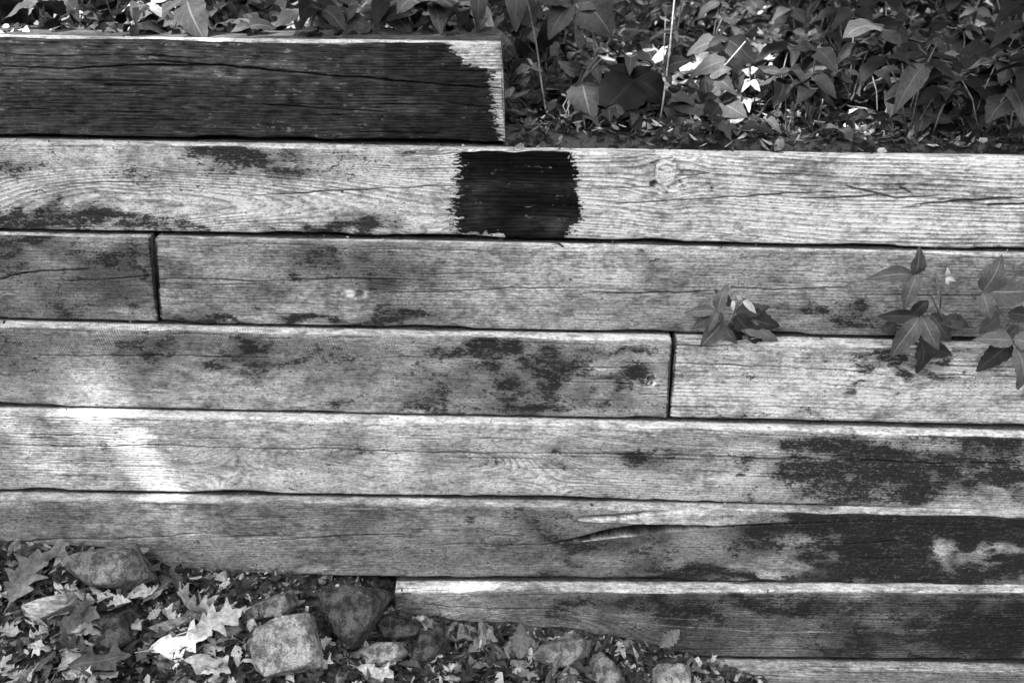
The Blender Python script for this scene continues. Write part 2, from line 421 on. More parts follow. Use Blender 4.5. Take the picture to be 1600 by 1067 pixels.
    stn = stn + 0.95 * (fbm(px * 0.012, py * 0.022, seed + 86, 5) - 0.50) * (0.55 if row in (2,) else 1.0)
    if left is not None and row != 7: dirt_shade[0, :] = 0.9  # end columns at butt joints painted dark as shade of the gap
    if right is not None and row != 1: dirt_shade[-1, :] = 0.9
    istop = sstep(0.003, 0.007, topd)[None, :] * np.ones((nu, 1))
    if top_tone is not None:
        tn = tn * (1 - istop) + istop * top_tone * (0.7 + 0.6 * fbm(X * 20, T * 200, seed + 84, 3))
        stn = stn * (1 - istop) + istop * (-0.15 + 0.5 * (fbm(X * 8, T * 60, seed + 85, 3) - 0.5))
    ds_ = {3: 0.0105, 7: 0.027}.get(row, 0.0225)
    joint_shade = (sstep(ds_, ds_ + 0.005, topd) + sstep(0.004, 0.012, botd))[None, :]
    if row > 1 or True: dirt_shade = np.maximum(dirt_shade, 0.99 * np.clip(joint_shade, 0, 1))  # shade between rows painted near-black into the joint faces
    ct_ = np.full((nu, nt), -2.0) if coat is None else coat(px, py, istop)
    wr = np.zeros((nu, nt)) if wear is None else wear(px, py)
    sw = np.zeros((nu, nt)) if saw is None else saw(px, py)
    if extra is not None:
        disp, dirt_shade, tn, stn = extra(px, py, disp, dirt_shade, tn, stn, onfront[None, :])
    rstr = np.where(kmask > 0.5, 0.45, rstr)
    P[..., 1] += disp * ny[None, :]; P[..., 2] += disp * nz[None, :] * np.where(dep > 0.03, 0.3, 1)[None, :]
    # ---- faces
    idx = np.arange(nu * nt).reshape(nu, nt)
    a = idx[:-1, :-1].ravel(); b = idx[1:, :-1].ravel(); c = idx[1:, 1:].ravel(); d = idx[:-1, 1:].ravel()
    F = np.stack([a, b, c, d], -1)
    back = np.stack([idx[:-1, -1], idx[1:, -1], idx[1:, 0], idx[:-1, 0]], -1)
    F = np.concatenate([F, back])
    # end caps as quads between mirrored profile points
    V = P.reshape(-1, 3)
    caps = []
    for e, flip in ((0, False), (nu - 1, True)):
        for j in range(nt // 2 - 1):
            q = [idx[e, j], idx[e, j + 1], idx[e, nt - 2 - j], idx[e, nt - 1 - j]]
            caps.append(q[::-1] if flip else q)
    F = np.concatenate([F, np.array(caps)])
    me = np_mesh('timber', V, F, attrs=dict(ring=ring, tone=tn, stain=stn, coat=ct_, coat_wear=wr, saw=sw, dirt_shade=np.clip(dirt_shade, 0, 1), ring_strength=rstr),
                 vattrs=dict(grain_uv=np.stack([X + seed * 3.7, T, np.full_like(X, seed * 1.3)], -1).reshape(-1, 3)))
    me.materials.append(MAT_T)
    o = bpy.data.objects.new('timber', me); link(o, WALL); o['label'] = label
    return o, ft, fb

# -- row 1: dark coated beam
def coat1(px, py, top):
    ex = np.interp(py, [60, 75, 95, 105, 112, 140, 175, 205, 225], [690, 705, 722, 745, 768, 769, 772, 779, 786])
    return 0.5 + np.clip((ex - px) / 16.0 * 0.5, -2, 1) * (1 - top) - top * 3
def wear1(px, py):
    f = 0.16 + 0.10 * np.exp(-((px - 60) / 260) ** 2) - 0.06 * (px > 600)
    f = f + 0.14 * np.exp(-((py - 110) / 14) ** 2) * (px < 480) + 0.12 * np.exp(-((py - 78) / 12) ** 2) * np.exp(-((px - 120) / 260) ** 2)
    f = f + 0.16 * np.exp(-((px - 620) / 50) ** 2 - ((py - 165) / 16) ** 2) + 0.10 * np.exp(-((px - 300) / 120) ** 2 - ((py - 150) / 40) ** 2)
    return f
timber('uppermost short timber coated in worn black stain with a pale uncoated right end', 1,
       [(0, 58), (200, 61), (700, 67), (783, 68.5)], [(0, 212), (200, 214.5), (700, 222), (788, 224)],
       right=((783, 68), (788, 224)), tone=0.42, tone_blobs=[(740, 90, 60, 30, 0.3)], coat=coat1, wear=wear1, spacing=0.0050, ring_strength=0.6, seed=1, wave=0.03,
       cracks=[([(0, 104), (110, 108), (200, 103), (345, 103), (400, 109), (560, 122), (660, 130), (785, 139)], 1.1, 0.007),
               ([(400, 163), (480, 168), (600, 176)], 0.8, 0.004), ([(240, 95), (290, 100), (345, 103)], 0.8, 0.004), ([(695, 110), (783, 112)], 0.7, 0.003),
               ([(700, 160), (787, 171)], 0.6, 0.003), ([(0, 85), (70, 88), (200, 86), (320, 92)], 0.7, 0.003)],
       top_tone=0.50, relief=1.25)

# -- row 2: pale beam with the painted black square
def coat2(px, py, top):
    lx = np.interp(py, [230, 250, 290, 330, 370], [712, 710, 704, 702, 708]); rx = np.interp(py, [230, 250, 300, 345, 352, 362, 380], [888, 900, 908, 914, 900, 893, 890])
    e = np.minimum((px - lx) / 22.0, (rx - px) / 13.0)
    e = np.minimum(e, np.where((px < 790), (364 - py + 5 * vnoise(px * 0.25, px * 0, 3)) / 7.0, (378 - py) / 6.0) + 0.3)
    return np.clip(0.36 + 0.5 * e, -1.5, 1.4) - top * 3
def wear2(px, py):
    return 0.02 + 0.16 * np.exp(-((px - 865) / 45) ** 2 - ((py - 350) / 14) ** 2) + 0.10 * np.exp(-((px - 740) / 30) ** 2 - ((py - 325) / 40) ** 2) + 0.06 * np.exp(-((py - 290) / 12) ** 2)
timber('long pale timber with a square painted black and a round knot', 2,
       [(0, 222), (200, 226), (700, 234), (1300, 244)], [(0, 359.5), (200, 361.5), (700, 371), (1300, 384)],
       tone=0.60, tone_blobs=[(1100, 350, 400, 40, 0.12), (100, 250, 120, 20, -0.15), (1250, 350, 200, 20, 0.15)], stain=-0.10,
       stain_blobs=[(0, 258, 50, 16, 0.55), (40, 350, 110, 20, 0.55), (85, 315, 30, 22, 0.38), (130, 345, 60, 18, 0.4), (200, 352, 40, 10, 0.4), (250, 268, 45, 18, 0.45),
                    (390, 250, 60, 20, 0.52), (345, 240, 60, 12, 0.35), (480, 268, 70, 18, 0.34), (600, 245, 90, 14, 0.22), (300, 350, 40, 12, 0.42), (430, 358, 30, 10, 0.5), (520, 357, 60, 12, 0.5),
                    (590, 357, 50, 10, 0.45), (640, 238, 16, 8, 0.35), (1085, 379, 24, 5, 0.8), (1060, 272, 10, 10, 0.3), (1095, 270, 22, 7, 0.42), (1112, 290, 6, 14, 0.35), (1340, 290, 60, 12, 0.2), (880, 357, 30, 8, 0.2),
                    (700, 296, 60, 12, -0.1)],
       coat=coat2, wear=wear2,
       knots=[(1040, 272, 17, 21, 0.62, 0.12, (1020, 288, 6)), (215, 280, 14, 9, 0.55, 0.02, None), (980, 309, 14, 5, 0.4, 0.03, None), (1155, 362, 7, 4, 0.3, 0.02, None)],
       cracks=[([(110, 288), (160, 284), (240, 285)], 0.5, 0.003), ([(390, 306), (500, 300), (705, 290)], 0.65, 0.004), ([(910, 296), (1010, 294)], 0.5, 0.002), ([(960, 320), (1060, 314), (1200, 305), (1300, 300)], 0.8, 0.005),
               ([(1250, 311), (1385, 306), (1400, 310), (1470, 306)], 1.0, 0.005), ([(1430, 320), (1500, 315), (1600, 309)], 1.1, 0.006), ([(1540, 322), (1610, 318)], 1.3, 0.006),
               ([(1320, 290), (1350, 298), (1375, 305)], 0.9, 0.004), ([(1405, 292), (1425, 303)], 0.9, 0.004), ([(1415, 325), (1440, 323)], 1.0, 0.003),
               ([(1062, 276), (1090, 274), (1110, 270)], 0.9, 0.004), ([(1060, 280), (1070, 297)], 1.1, 0.004), ([(1108, 285), (1114, 303)], 0.9, 0.003), ([(1180, 272), (1300, 274)], 0.6, 0.002)],
       spacing=0.0062, ring_strength=0.72, seed=2, wave=0.035, flame=[(340, 322, 330, 1, 0.032)], top_tone=0.58, slope=0.004)

# -- row 3
timber('short grey timber at the left frame edge beside a slanting joint', 3,
       [(0, 366), (100, 368), (230, 370.5)], [(0, 499), (200, 502.5)], right=((232, 366), (246, 503)), 
       tone=0.175, tone_blobs=[(160, 378, 120, 12, 0.9), (80, 400, 60, 30, 0.3), (215, 495, 30, 8, 1.1), (115, 470, 30, 12, 0.6), (60, 450, 60, 30, 0.1), (170, 440, 60, 40, -0.15)], stain=0.14,
       stain_blobs=[(25, 385, 20, 16, 0.7), (140, 405, 60, 25, 0.25), (190, 410, 40, 20, 0.25), (232, 440, 9, 50, 0.4), (100, 500, 60, 12, 0.35), (180, 470, 50, 25, 0.15), (0, 430, 40, 30, 0.2)],
       cracks=[([(-10, 440), (25, 430), (60, 425), (140, 421)], 0.9, 0.005), ([(100, 440), (170, 436), (238, 430)], 0.6, 0.003)], spacing=0.006, ring_strength=0.22, seed=3, top_tone=0.42)
timber('long grey timber with a small eye-shaped knot left of the seedlings', 3,
       [(300, 374), (700, 379), (1300, 393)], [(300, 505), (700, 515), (1300, 522.5), (1590, 530)], left=((242, 366), (252.5, 503)),
       tone=0.27, tone_blobs=[(290, 450, 60, 60, -0.15), (900, 420, 200, 60, 0.25), (1250, 430, 200, 40, 0.35), (540, 400, 26, 30, 0.25), (470, 480, 60, 16, 0.3), (600, 440, 160, 30, -0.2), (700, 390, 200, 14, 0.15), (1000, 490, 300, 20, 0.15)], stain=-0.02,
       stain_blobs=[(298, 406, 8, 8, 0.45), (500, 402, 26, 20, 0.62), (470, 405, 60, 20, 0.2), (480, 500, 44, 9, 0.85), (585, 503, 44, 10, 0.85), (605, 490, 10, 10, 0.5), (330, 499, 80, 6, 0.5), (600, 425, 24, 26, 0.32),
                    (1005, 400, 22, 14, 0.35), (1008, 428, 20, 14, 0.55), (920, 482, 12, 8, 0.25), (795, 515, 40, 5, 0.6), (1220, 490, 60, 16, 0.2), (1290, 480, 12, 8, 0.5), (1320, 495, 50, 16, 0.30), (1350, 478, 20, 8, 0.4),
                    (1345, 515, 120, 8, 0.5), (1480, 480, 100, 30, 0.15), (560, 440, 16, 8, 0.3), (1200, 395, 30, 5, 0.3), (893, 435, 5, 3, 0.5), (700, 440, 60, 20, 0.12)],
       knots=[(558, 461, 20, 9, 0.6, 0.42, (560, 460, 7))],
       cracks=[([(250, 437), (300, 435), (400, 440), (515, 436), (640, 438)], 0.65, 0.004), ([(600, 458), (690, 457), (800, 450), (930, 449)], 0.6, 0.003), ([(660, 430), (740, 427), (830, 426)], 0.45, 0.003), ([(910, 458), (1060, 457), (1110, 455)], 0.7, 0.004),
               ([(1200, 452), (1320, 449)], 0.6, 0.003), ([(1140, 450), (1220, 452)], 0.6, 0.003), ([(250, 444), (330, 446), (420, 442)], 0.45, 0.002), ([(1340, 461), (1600, 463)], 0.6, 0.003)],
       spacing=0.0052, ring_strength=0.35, seed=4, top_tone=0.50)

# -- row 4
def saw4(px, py):
    return np.exp(-((py - 535) / 38) ** 2) * sstep(760, 500, px) * 0.9
timber('long grey timber with dark mould blotches and a knot hole near its right end', 4,
       [(0, 511), (200, 514.5), (700, 527), (1040, 532)], [(0, 633.5), (200, 637.5), (700, 649), (1040, 655)], right=((1049, 530), (1041.5, 656)),
       tone=0.30, tone_blobs=[(60, 590, 60, 40, -0.1), (250, 560, 60, 40, -0.2), (500, 610, 200, 30, 0.15), (700, 560, 40, 14, 0.3), (990, 570, 50, 40, 0.35), (980, 620, 60, 26, 0.3)], stain=0.06,
       stain_blobs=[(25, 560, 40, 60, 0.14), (215, 570, 30, 20, 0.35), (190, 540, 60, 20, 0.2), (240, 525, 40, 14, 0.25), (402, 543, 14, 10, 0.75), (430, 570, 50, 20, 0.42), (370, 575, 30, 12, 0.3), (560, 585, 30, 30, 0.3), (690, 550, 50, 10, 0.55), (700, 585, 60, 18, 0.42),
                    (770, 570, 26, 24, 0.45), (760, 540, 30, 10, 0.4), (800, 610, 20, 22, 0.62), (880, 553, 26, 12, 0.72), (860, 578, 50, 14, 0.5), (930, 575, 40, 16, 0.3), (960, 590, 45, 12, 0.42), (980, 610, 20, 16, 0.5), (925, 615, 20, 8, 0.4), (870, 595, 30, 30, 0.3),
                    (830, 635, 60, 12, 0.35), (640, 635, 70, 10, 0.35), (285, 636, 70, 6, 0.7), (940, 632, 50, 8, 0.3), (510, 640, 40, 6, 0.5), (965, 548, 30, 5, 0.4), (715, 610, 24, 10, 0.2), (150, 530, 130, 12, 0.18)],
       knots=[(1017, 595, 16, 11, 0.6, 0.34, (1018, 594, 8))],
       cracks=[([(60, 555), (250, 556), (420, 559)], 0.5, 0.003), ([(620, 558), (760, 560), (800, 562)], 0.4, 0.003), ([(1000, 617), (1042, 616)], 0.6, 0.003)],
       saw=saw4, spacing=0.0036, ring_strength=0.22, seed=5, top_tone=0.55)
timber('pale timber under the seedlings, right of the slanting joint', 4,
       [(1060, 532), (1300, 537), (1590, 545)], [(1060, 656), (1300, 662), (1590, 668)], left=((1057, 530), (1047, 656)),
       tone=0.52, tone_blobs=[(1300, 610, 250, 40, 0.18), (1100, 560, 60, 20, -0.2), (1520, 640, 100, 20, -0.1)], stain=-0.10,
       stain_blobs=[(1300, 552, 40, 6, 0.42), (1350, 556, 26, 7, 0.85), (1375, 562, 22, 8, 1.0), (1392, 575, 9, 20, 1.1), (1398, 592, 8, 7, 0.8), (1445, 582, 22, 10, 0.9), (1480, 560, 50, 10, 0.5), (1327, 603, 18, 5, 0.75), (1350, 580, 14, 6, 0.5),
                    (1275, 620, 20, 14, 0.32), (1270, 648, 40, 10, 0.38), (1340, 652, 30, 8, 0.45), (1115, 577, 14, 5, 0.5), (1110, 654, 60, 4, 0.9), (1500, 600, 50, 12, 0.18), (1425, 602, 6, 3, 0.6), (1170, 560, 40, 10, 0.25), (1130, 590, 60, 6, 0.15), (1520, 660, 120, 5, 0.25)],
       knots=[(1412, 582, 15, 13, 0.6, 0.05, None)],
       cracks=[([(1058, 541), (1140, 541)], 0.7, 0.003), ([(1056, 568), (1200, 573), (1310, 577), (1380, 586)], 0.75, 0.004), ([(1450, 586), (1600, 590)], 0.6, 0.003), ([(1290, 600), (1380, 607)], 0.5, 0.002)],
       spacing=0.007, ring_strength=0.45, seed=6, top_tone=0.48)

# -- row 5
timber('long pale timber with a crack along it, mould-stained dark at the right', 5,
       [(0, 648), (200, 650.5), (700, 662), (1300, 676)], [(0, 766), (200, 768), (400, 770.5), (700, 776.5), (1000, 782.5), (1300, 790.5)],
       tone=0.41, tone_blobs=[(60, 720, 60, 30, -0.1), (450, 740, 200, 20, 0.15), (1000, 755, 200, 26, 0.25), (1150, 700, 200, 12, 0.1), (1390, 720, 30, 4, 0.5), (1480, 720, 30, 4, 0.5), (1560, 770, 30, 15, 0.3)], stain=-0.02,
       stain_blobs=[(160, 705, 16, 14, 0.22), (340, 690, 40, 12, 0.2), (10, 760, 60, 12, 0.2), (400, 722, 40, 12, 0.25), (560, 715, 50, 22, 0.3), (700, 705, 100, 9, 0.22), (780, 720, 40, 9, 0.3), (870, 722, 26, 14, 0.5), (990, 712, 38, 14, 0.6), (985, 700, 30, 6, 0.4), (1150, 720, 40, 8, 0.3),
                    (1165, 727, 30, 10, 0.6), (1240, 690, 55, 12, 0.62), (1310, 696, 40, 14, 0.55), (1265, 738, 40, 14, 0.6), (1350, 712, 26, 12, 0.55), (1420, 710, 40, 12, 0.55), (1370, 738, 70, 14, 0.6), (1470, 750, 110, 24, 0.72), (1560, 705, 60, 24, 0.62), (1590, 740, 50, 20, 0.6),
                    (1530, 690, 40, 10, 0.42), (1310, 770, 60, 14, 0.35), (1430, 780, 80, 10, 0.45), (1200, 765, 50, 20, 0.15), (480, 770, 60, 8, 0.25), (1560, 772, 20, 14, -0.4), (1460, 680, 120, 8, 0.25), (1190, 776, 8, 6, 0.4)],
       knots=[(205, 686, 10, 5, 0.4, 0.02, None)],
       cracks=[([(10, 694), (120, 698), (250, 696), (400, 700), (560, 702), (640, 706)], 0.75, 0.004), ([(620, 705), (800, 709), (1000, 709), (1200, 716), (1320, 718)], 0.8, 0.004), ([(1320, 719), (1440, 723), (1600, 725)], 0.8, 0.004), ([(40, 680), (130, 679), (200, 684)], 0.5, 0.002)],
       spacing=0.0044, ring_strength=0.5, seed=7, top_tone=0.60, wave=0.02, flame=[(600, 712, 260, -1, 0.03)])

# -- row 6
def extra6(px, py, disp, dirt_shade, tn, stn, fr):
    # a long splinter lifting along a diagonal split
    xs = [850, 905, 960, 1010, 1060, 1100, 1180, 1300, 1400]
    lo = np.interp(px, xs, [853, 845, 838.5, 834, 830, 827, 822, 817, 814]); hi = np.interp(px, xs, [850, 838, 824, 818, 817, 820.5, 818, 815, 813.6])
    j = 1.6 * (fbm(px * 0.05, py * 0, 77, 3) - 0.5)
    m = sstep(0.0, 1.6, lo + j - py) * sstep(0.0, 1.6, py - hi + j) * (px > 845) * (px < 1410)
    disp = disp - 0.016 * m * fr * sstep(845, 930, px) - 0.004 * m * fr; dirt_shade = np.maximum(dirt_shade, 0.85 * m)
    hi2 = np.interp(px, [900, 930, 990, 1010, 1060, 1120], [811, 809, 806, 802, 797, 793]); lo2 = np.interp(px, [900, 1000, 1060, 1120, 1200], [813, 817, 818.5, 820, 817])
    s = sstep(-1, 1.5, py - hi2 + j) * sstep(-1, 1, lo2 - py + j) * sstep(898, 910, px) * sstep(1230, 1120, px)
    disp = disp + 0.004 * s * fr
    tn = tn * (1 - s) + 0.46 * s; stn = stn - 1.2 * s
    g2 = np.exp(-((py - (hi2 - 2)) / 1.6) ** 2) * sstep(900, 940, px) * sstep(1020, 990, px)
    disp = disp - 0.008 * g2 * fr; dirt_shade = np.maximum(dirt_shade, 0.8 * g2)
    # lower sliver of the split is coloured paler
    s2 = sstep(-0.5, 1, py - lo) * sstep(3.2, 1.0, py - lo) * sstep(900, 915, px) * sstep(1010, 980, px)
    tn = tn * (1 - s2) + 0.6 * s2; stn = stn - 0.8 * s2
    return disp, dirt_shade, tn, stn
timber('long timber with a lifted splinter, black-stained right half and small knots at the left', 6,
       [(0, 781), (200, 784), (400, 787), (700, 792), (1300, 803)], [(220, 897), (400, 898.5), (700, 902.5), (1000, 907), (1300, 911)],
       tone=0.21, tone_blobs=[(340, 845, 240, 16, 0.35), (480, 880, 200, 20, 0.25), (770, 815, 40, 10, 0.4), (620, 860, 200, 20, 0.1), (60, 810, 100, 20, -0.1), (1000, 880, 150, 20, -0.05), (1150, 850, 120, 20, 0.2), (1240, 845, 60, 22, 0.7), (1230, 890, 100, 10, 0.7),
                              (1475, 865, 26, 36, 0.45), (1540, 862, 20, 8, 0.4), (1590, 856, 20, 6, 0.5), (1555, 880, 14, 14, 0.3), (250, 870, 100, 26, 0.1)], stain=0.04,
       stain_blobs=[(60, 805, 70, 14, 0.2), (540, 800, 40, 20, 0.22), (735, 820, 20, 24, 0.35), (890, 840, 60, 16, 0.35), (960, 845, 60, 14, 0.6), (860, 870, 30, 10, 0.3), (830, 810, 50, 20, 0.2), (1000, 870, 40, 20, 0.25), (1080, 895, 60, 12, 0.5), (1170, 860, 20, 12, 0.4), (1150, 905, 160, 7, 0.6), (960, 905, 120, 5, 0.4),
                    (1230, 820, 50, 12, 0.7), (1280, 810, 60, 12, 0.7), (1440, 825, 160, 24, 1.05), (1370, 860, 60, 30, 0.95), (1560, 830, 70, 26, 1.0), (1380, 895, 80, 16, 0.85), (1530, 895, 90, 16, 0.9), (1590, 875, 40, 14, 0.7), (1520, 855, 16, 10, 0.5), (1290, 850, 14, 12, 0.3), (1215, 855, 14, 8, 0.35),
                    (1475, 862, 24, 30, -0.75), (1500, 872, 16, 14, -0.3), (1545, 858, 26, 8, -0.75), (1597, 856, 24, 6, -0.85), (1555, 875, 12, 14, -0.6), (1540, 893, 20, 9, -0.6), (1395, 848, 16, 6, -0.4), (1280, 845, 30, 10, -0.3), (1365, 872, 20, 3, -0.4), (1230, 895, 80, 9, -0.3), (660, 890, 60, 10, 0.12), (700, 870, 60, 14, 0.15)],
       knots=[(346, 840, 24, 9, 0.5, 0.02, None), (117, 846, 11, 4, 0.5, 0.08, None), (205, 841, 16, 4, 0.4, 0.08, None), (236, 840, 8, 3, 0.4, 0.08, None), (780, 845, 26, 13, 0.5, 0.0, None), (496, 836, 16, 4, 0.4, 0.03, None)],
       cracks=[([(-10, 849), (60, 845), (100, 842), (150, 843), (260, 838), (300, 833), (330, 834)], 0.8, 0.004), ([(370, 848), (480, 840), (560, 836), (640, 834)], 0.7, 0.003), ([(680, 852), (760, 850), (850, 853)], 0.7, 0.003), ([(400, 837), (480, 835)], 0.5, 0.002), ([(1260, 845), (1330, 850), (1420, 842)], 0.6, 0.003), ([(1340, 872), (1410, 871)], 0.7, 0.004)],
       spacing=0.0036, ring_strength=0.3, seed=8, top_tone=0.34, extra=extra6)

# -- row 7
def extra7(px, py, disp, dirt_shade, tn, stn, fr):
    for pts in ([(960, 970), (1060, 978), (1200, 988), (1310, 987)], [(1340, 984), (1460, 984), (1520, 978), (1610, 975)], [(920, 957), (1000, 962), (1090, 968)]):
        d, par = tri_dist(px, py + 1.5 * (vnoise(px * 0.03, py * 0, 5) - 0.5), pts)
        m = np.exp(-(d / 0.7) ** 2) * 0.8 * fr * (0.3 + 0.9 * vnoise(px * 0.02, py * 0, 6))
        tn = tn * (1 - m) + 0.34 * m; stn = stn - 0.7 * m
    return disp, dirt_shade, tn, stn
timber('dark lower timber with a pale top ledge, its left end beside the stones', 7,
       [(700, 925), (1000, 926), (1300, 929)], [(1000, 1026), (1300, 1030)], left=((617, 905), (617, 962)), yoff=(-0.008, 0.0),
       tone=0.17, tone_blobs=[(720, 940, 100, 20, 0.5), (680, 950, 40, 14, 0.4), (900, 965, 120, 20, 0.3), (1020, 990, 100, 20, 0.25), (1390, 965, 20, 4, 0.5), (760, 965, 60, 10, 0.3), (1200, 1010, 150, 14, 0.15)], stain=0.12,
       stain_blobs=[(680, 950, 80, 30, -0.15), (900, 940, 40, 14, 0.3), (1000, 945, 70, 20, 0.4), (1060, 960, 40, 14, 0.3), (1150, 945, 60, 14, 0.35), (1250, 950, 100, 20, 0.32), (1340, 945, 70, 14, 0.3), (1540, 955, 90, 30, 0.5), (1590, 1000, 60, 40, 0.5), (1450, 1000, 90, 20, 0.3), (1300, 1010, 200, 20, 0.22), (1150, 985, 60, 14, 0.2),
                    (850, 960, 30, 10, 0.2), (960, 1005, 60, 12, 0.25), (635, 935, 5, 20, 0.4)],
       knots=[(745, 968, 16, 6, 0.5, 0.04, None)], cracks=[([(660, 945), (760, 950), (860, 952), (930, 962)], 0.7, 0.003)],
       spacing=0.0050, ring_strength=0.6, seed=9, top_tone=0.46, flame=[(830, 985, 200, 1, 0.035)], extra=extra7, wave=0.03)

# -- row 8
timber('lowest timber mostly below the frame, grey with a thin crack', 8,
       [(1140, 1044), (1300, 1048), (1590, 1052)], [(1140, 1141), (1300, 1145), (1590, 1149)], left=((1040, 1044), (1045, 1141)),
       tone=0.24, tone_blobs=[(1180, 1050, 60, 10, 0.6)], stain=0.06, stain_blobs=[(1500, 1060, 100, 12, 0.2)], cracks=[([(1255, 1050), (1400, 1051), (1480, 1052)], 0.9, 0.005)],
       spacing=0.0045, ring_strength=0.6, seed=10, top_tone=0.30)


# ------------------------------------------------------------------ ground in front of the wall
_contact = [(-400, 850), (0, 862), (110, 866), (215, 880), (260, 903), (400, 912), (560, 925), (620, 958), (700, 972), (900, 990), (1000, 1010), (1100, 1036), (1200, 1062), (1400, 1100), (1700, 1150)]
CX = np.array([at(x, y, -0.13 if x < 617 else -0.15)[0] for x, y in _contact]); CZ = np.array([at(x, y, -0.13 if x < 617 else -0.15)[2] for x, y in _contact])
def gz(x, y):
    x = np.asarray(x, float); y = np.asarray(y, float)
    z = np.interp(x, CX, CZ)
    d = np.clip(-0.15 - y, -0.12, 60)
    z = z - 0.16 * np.minimum(d, 1.5) - 0.004 * np.maximum(d - 1.5, 0)
    n = 0.018 * (fbm(x * 9 + 4, y * 9, 301, 4) - 0.5) + 0.006 * (fbm(x * 45, y * 45, 302, 3) - 0.5)
    return z + n
def nonuniform(a, b, fine_a, fine_b, n_f, n_c):
    L = fine_a - (fine_a - a) * np.linspace(1, 0, n_c, endpoint=False) ** 2.5
    R_ = fine_b + (b - fine_b) * np.linspace(0, 1, n_c + 1)[1:] ** 2.5
    return np.concatenate([L, np.linspace(fine_a, fine_b, n_f), R_])
def sheet(name, xs, ys, zf, mat):
    Xg, Yg = np.meshgrid(xs, ys, indexing='ij')
    Zg = zf(Xg, Yg); nx, ny_ = Xg.shape
    idx = np.arange(nx * ny_).reshape(nx, ny_)
    F = np.stack([idx[:-1, :-1].ravel(), idx[1:, :-1].ravel(), idx[1:, 1:].ravel(), idx[:-1, 1:].ravel()], -1)
    me = np_mesh(name, np.stack([Xg, Yg, Zg], -1).reshape(-1, 3), F); me.materials.append(mat)
    o = link(bpy.data.objects.new(name, me)); tag(o, kind='structure'); return o
def gz_front(x, y):
    return np.where(y > -0.03, gz(x, np.full_like(y, -0.03)) , gz(x, y))
xs = nonuniform(-60, 60, -1.0, 1.0, 260, 24)
ys = np.concatenate([-0.55 - 60 * np.linspace(1, 0, 24, endpoint=False) ** 2.5, np.linspace(-0.55, 0.02, 90)])
sheet('ground', xs, ys, gz_front, MAT_SOIL)
# ------------------------------------------------------------------ hillside behind the wall
XEND = at(786, 150, 0.0)[0]
def hz(x, y):
    x = np.asarray(x, float); y = np.asarray(y, float)
    left = ZTOP - 0.030; right = ZTOP - 0.1425 - 0.016
    t = sstep(XEND - 0.10, XEND + 0.05, x - 0.15 * np.clip(y - 0.10, 0, 3))
    z = left + (right - left) * t
    yy = np.maximum(y - 0.05, 0)
    z = z + (0.05 + 0.03 * t) * np.minimum(yy, 6) + 0.02 * np.maximum(yy - 6, 0)
    z = np.where(y < 0.1415, z - 0.5, z)
    z = z + (0.05 * (fbm(x * 2.2 + 9, y * 2.2, 311, 3) - 0.5) + 0.025 * (fbm(x * 12, y * 12, 312, 3) - 0.5)) * np.clip(yy * 4, 0.15, 1)
    return z
xs = nonuniform(-60, 60, -1.8, 2.2, 280, 24)
ys = np.concatenate([[0.141], np.linspace(0.142, 2.6, 150), 2.6 + 60 * np.linspace(0, 1, 25)[1:] ** 2.5])
sheet('hillside', xs, ys, hz, MAT_SOIL)
# backfill packed against and over the upper timbers
def fill(name, xs, ys, zf):
    return sheet(name, xs, ys, zf, MAT_SOIL)
def zf1(x, y):
    e = 0.006 + 0.010 * fbm(x * 14, x * 0, 321, 3)
    return ZTOP - 0.040 + sstep(e, e + 0.03, y) * 0.022 + 0.010 * (fbm(x * 30, y * 30, 322, 3) - 0.4) * sstep(0.01, 0.05, y)
fill('backfill', np.linspace(-2.1, XEND - 0.004, 320), np.linspace(0.004, 0.16, 34), lambda x, y: zf1(x, y) - 0.012 * (x - (-0.2)))
def zf2(x, y):
    e = 0.004 + 0.012 * fbm(x * 12, x * 0, 323, 3)
    return ZTOP - 0.1425 - 0.024 + sstep(e, e + 0.03, y + STEP) * 0.034 + 0.012 * (fbm(x * 30, y * 30, 324, 3) - 0.4) - 0.0 * x
Z2 = lambda x, y: zf2(x, y) + (at(1300, 243, -STEP)[2] - (ZTOP - 0.1425)) - 0.006 * (x - 0.5)
fill('backfill', np.linspace(XEND + 0.002, 2.1, 320), np.linspace(-STEP + 0.004, 0.16, 40), Z2)
def hill(x, y):
    """height of the upper soil at a point"""
    if y < 0.15:
        return float(zf1(np.array(x), np.array(y))) - 0.012 * (x + 0.2) if x < XEND else float(Z2(np.array(x), np.array(y)))
    return float(hz(x, y))
def ground_hit(px, py):
    d = ray(px, py); s = 0.9
    for _ in range(400):
        p = CAM + d * s
        if p[2] < float(gz(p[0], p[1])): break
        s += 0.004
    return p
def hill_hit(px, py):
    d = ray(px, py); s = (0.0 - CAM[1]) / d[1]
    for _ in range(900):
        p = CAM + d * s
        if p[2] < hill(p[0], p[1]): break
        s += 0.006
    return p

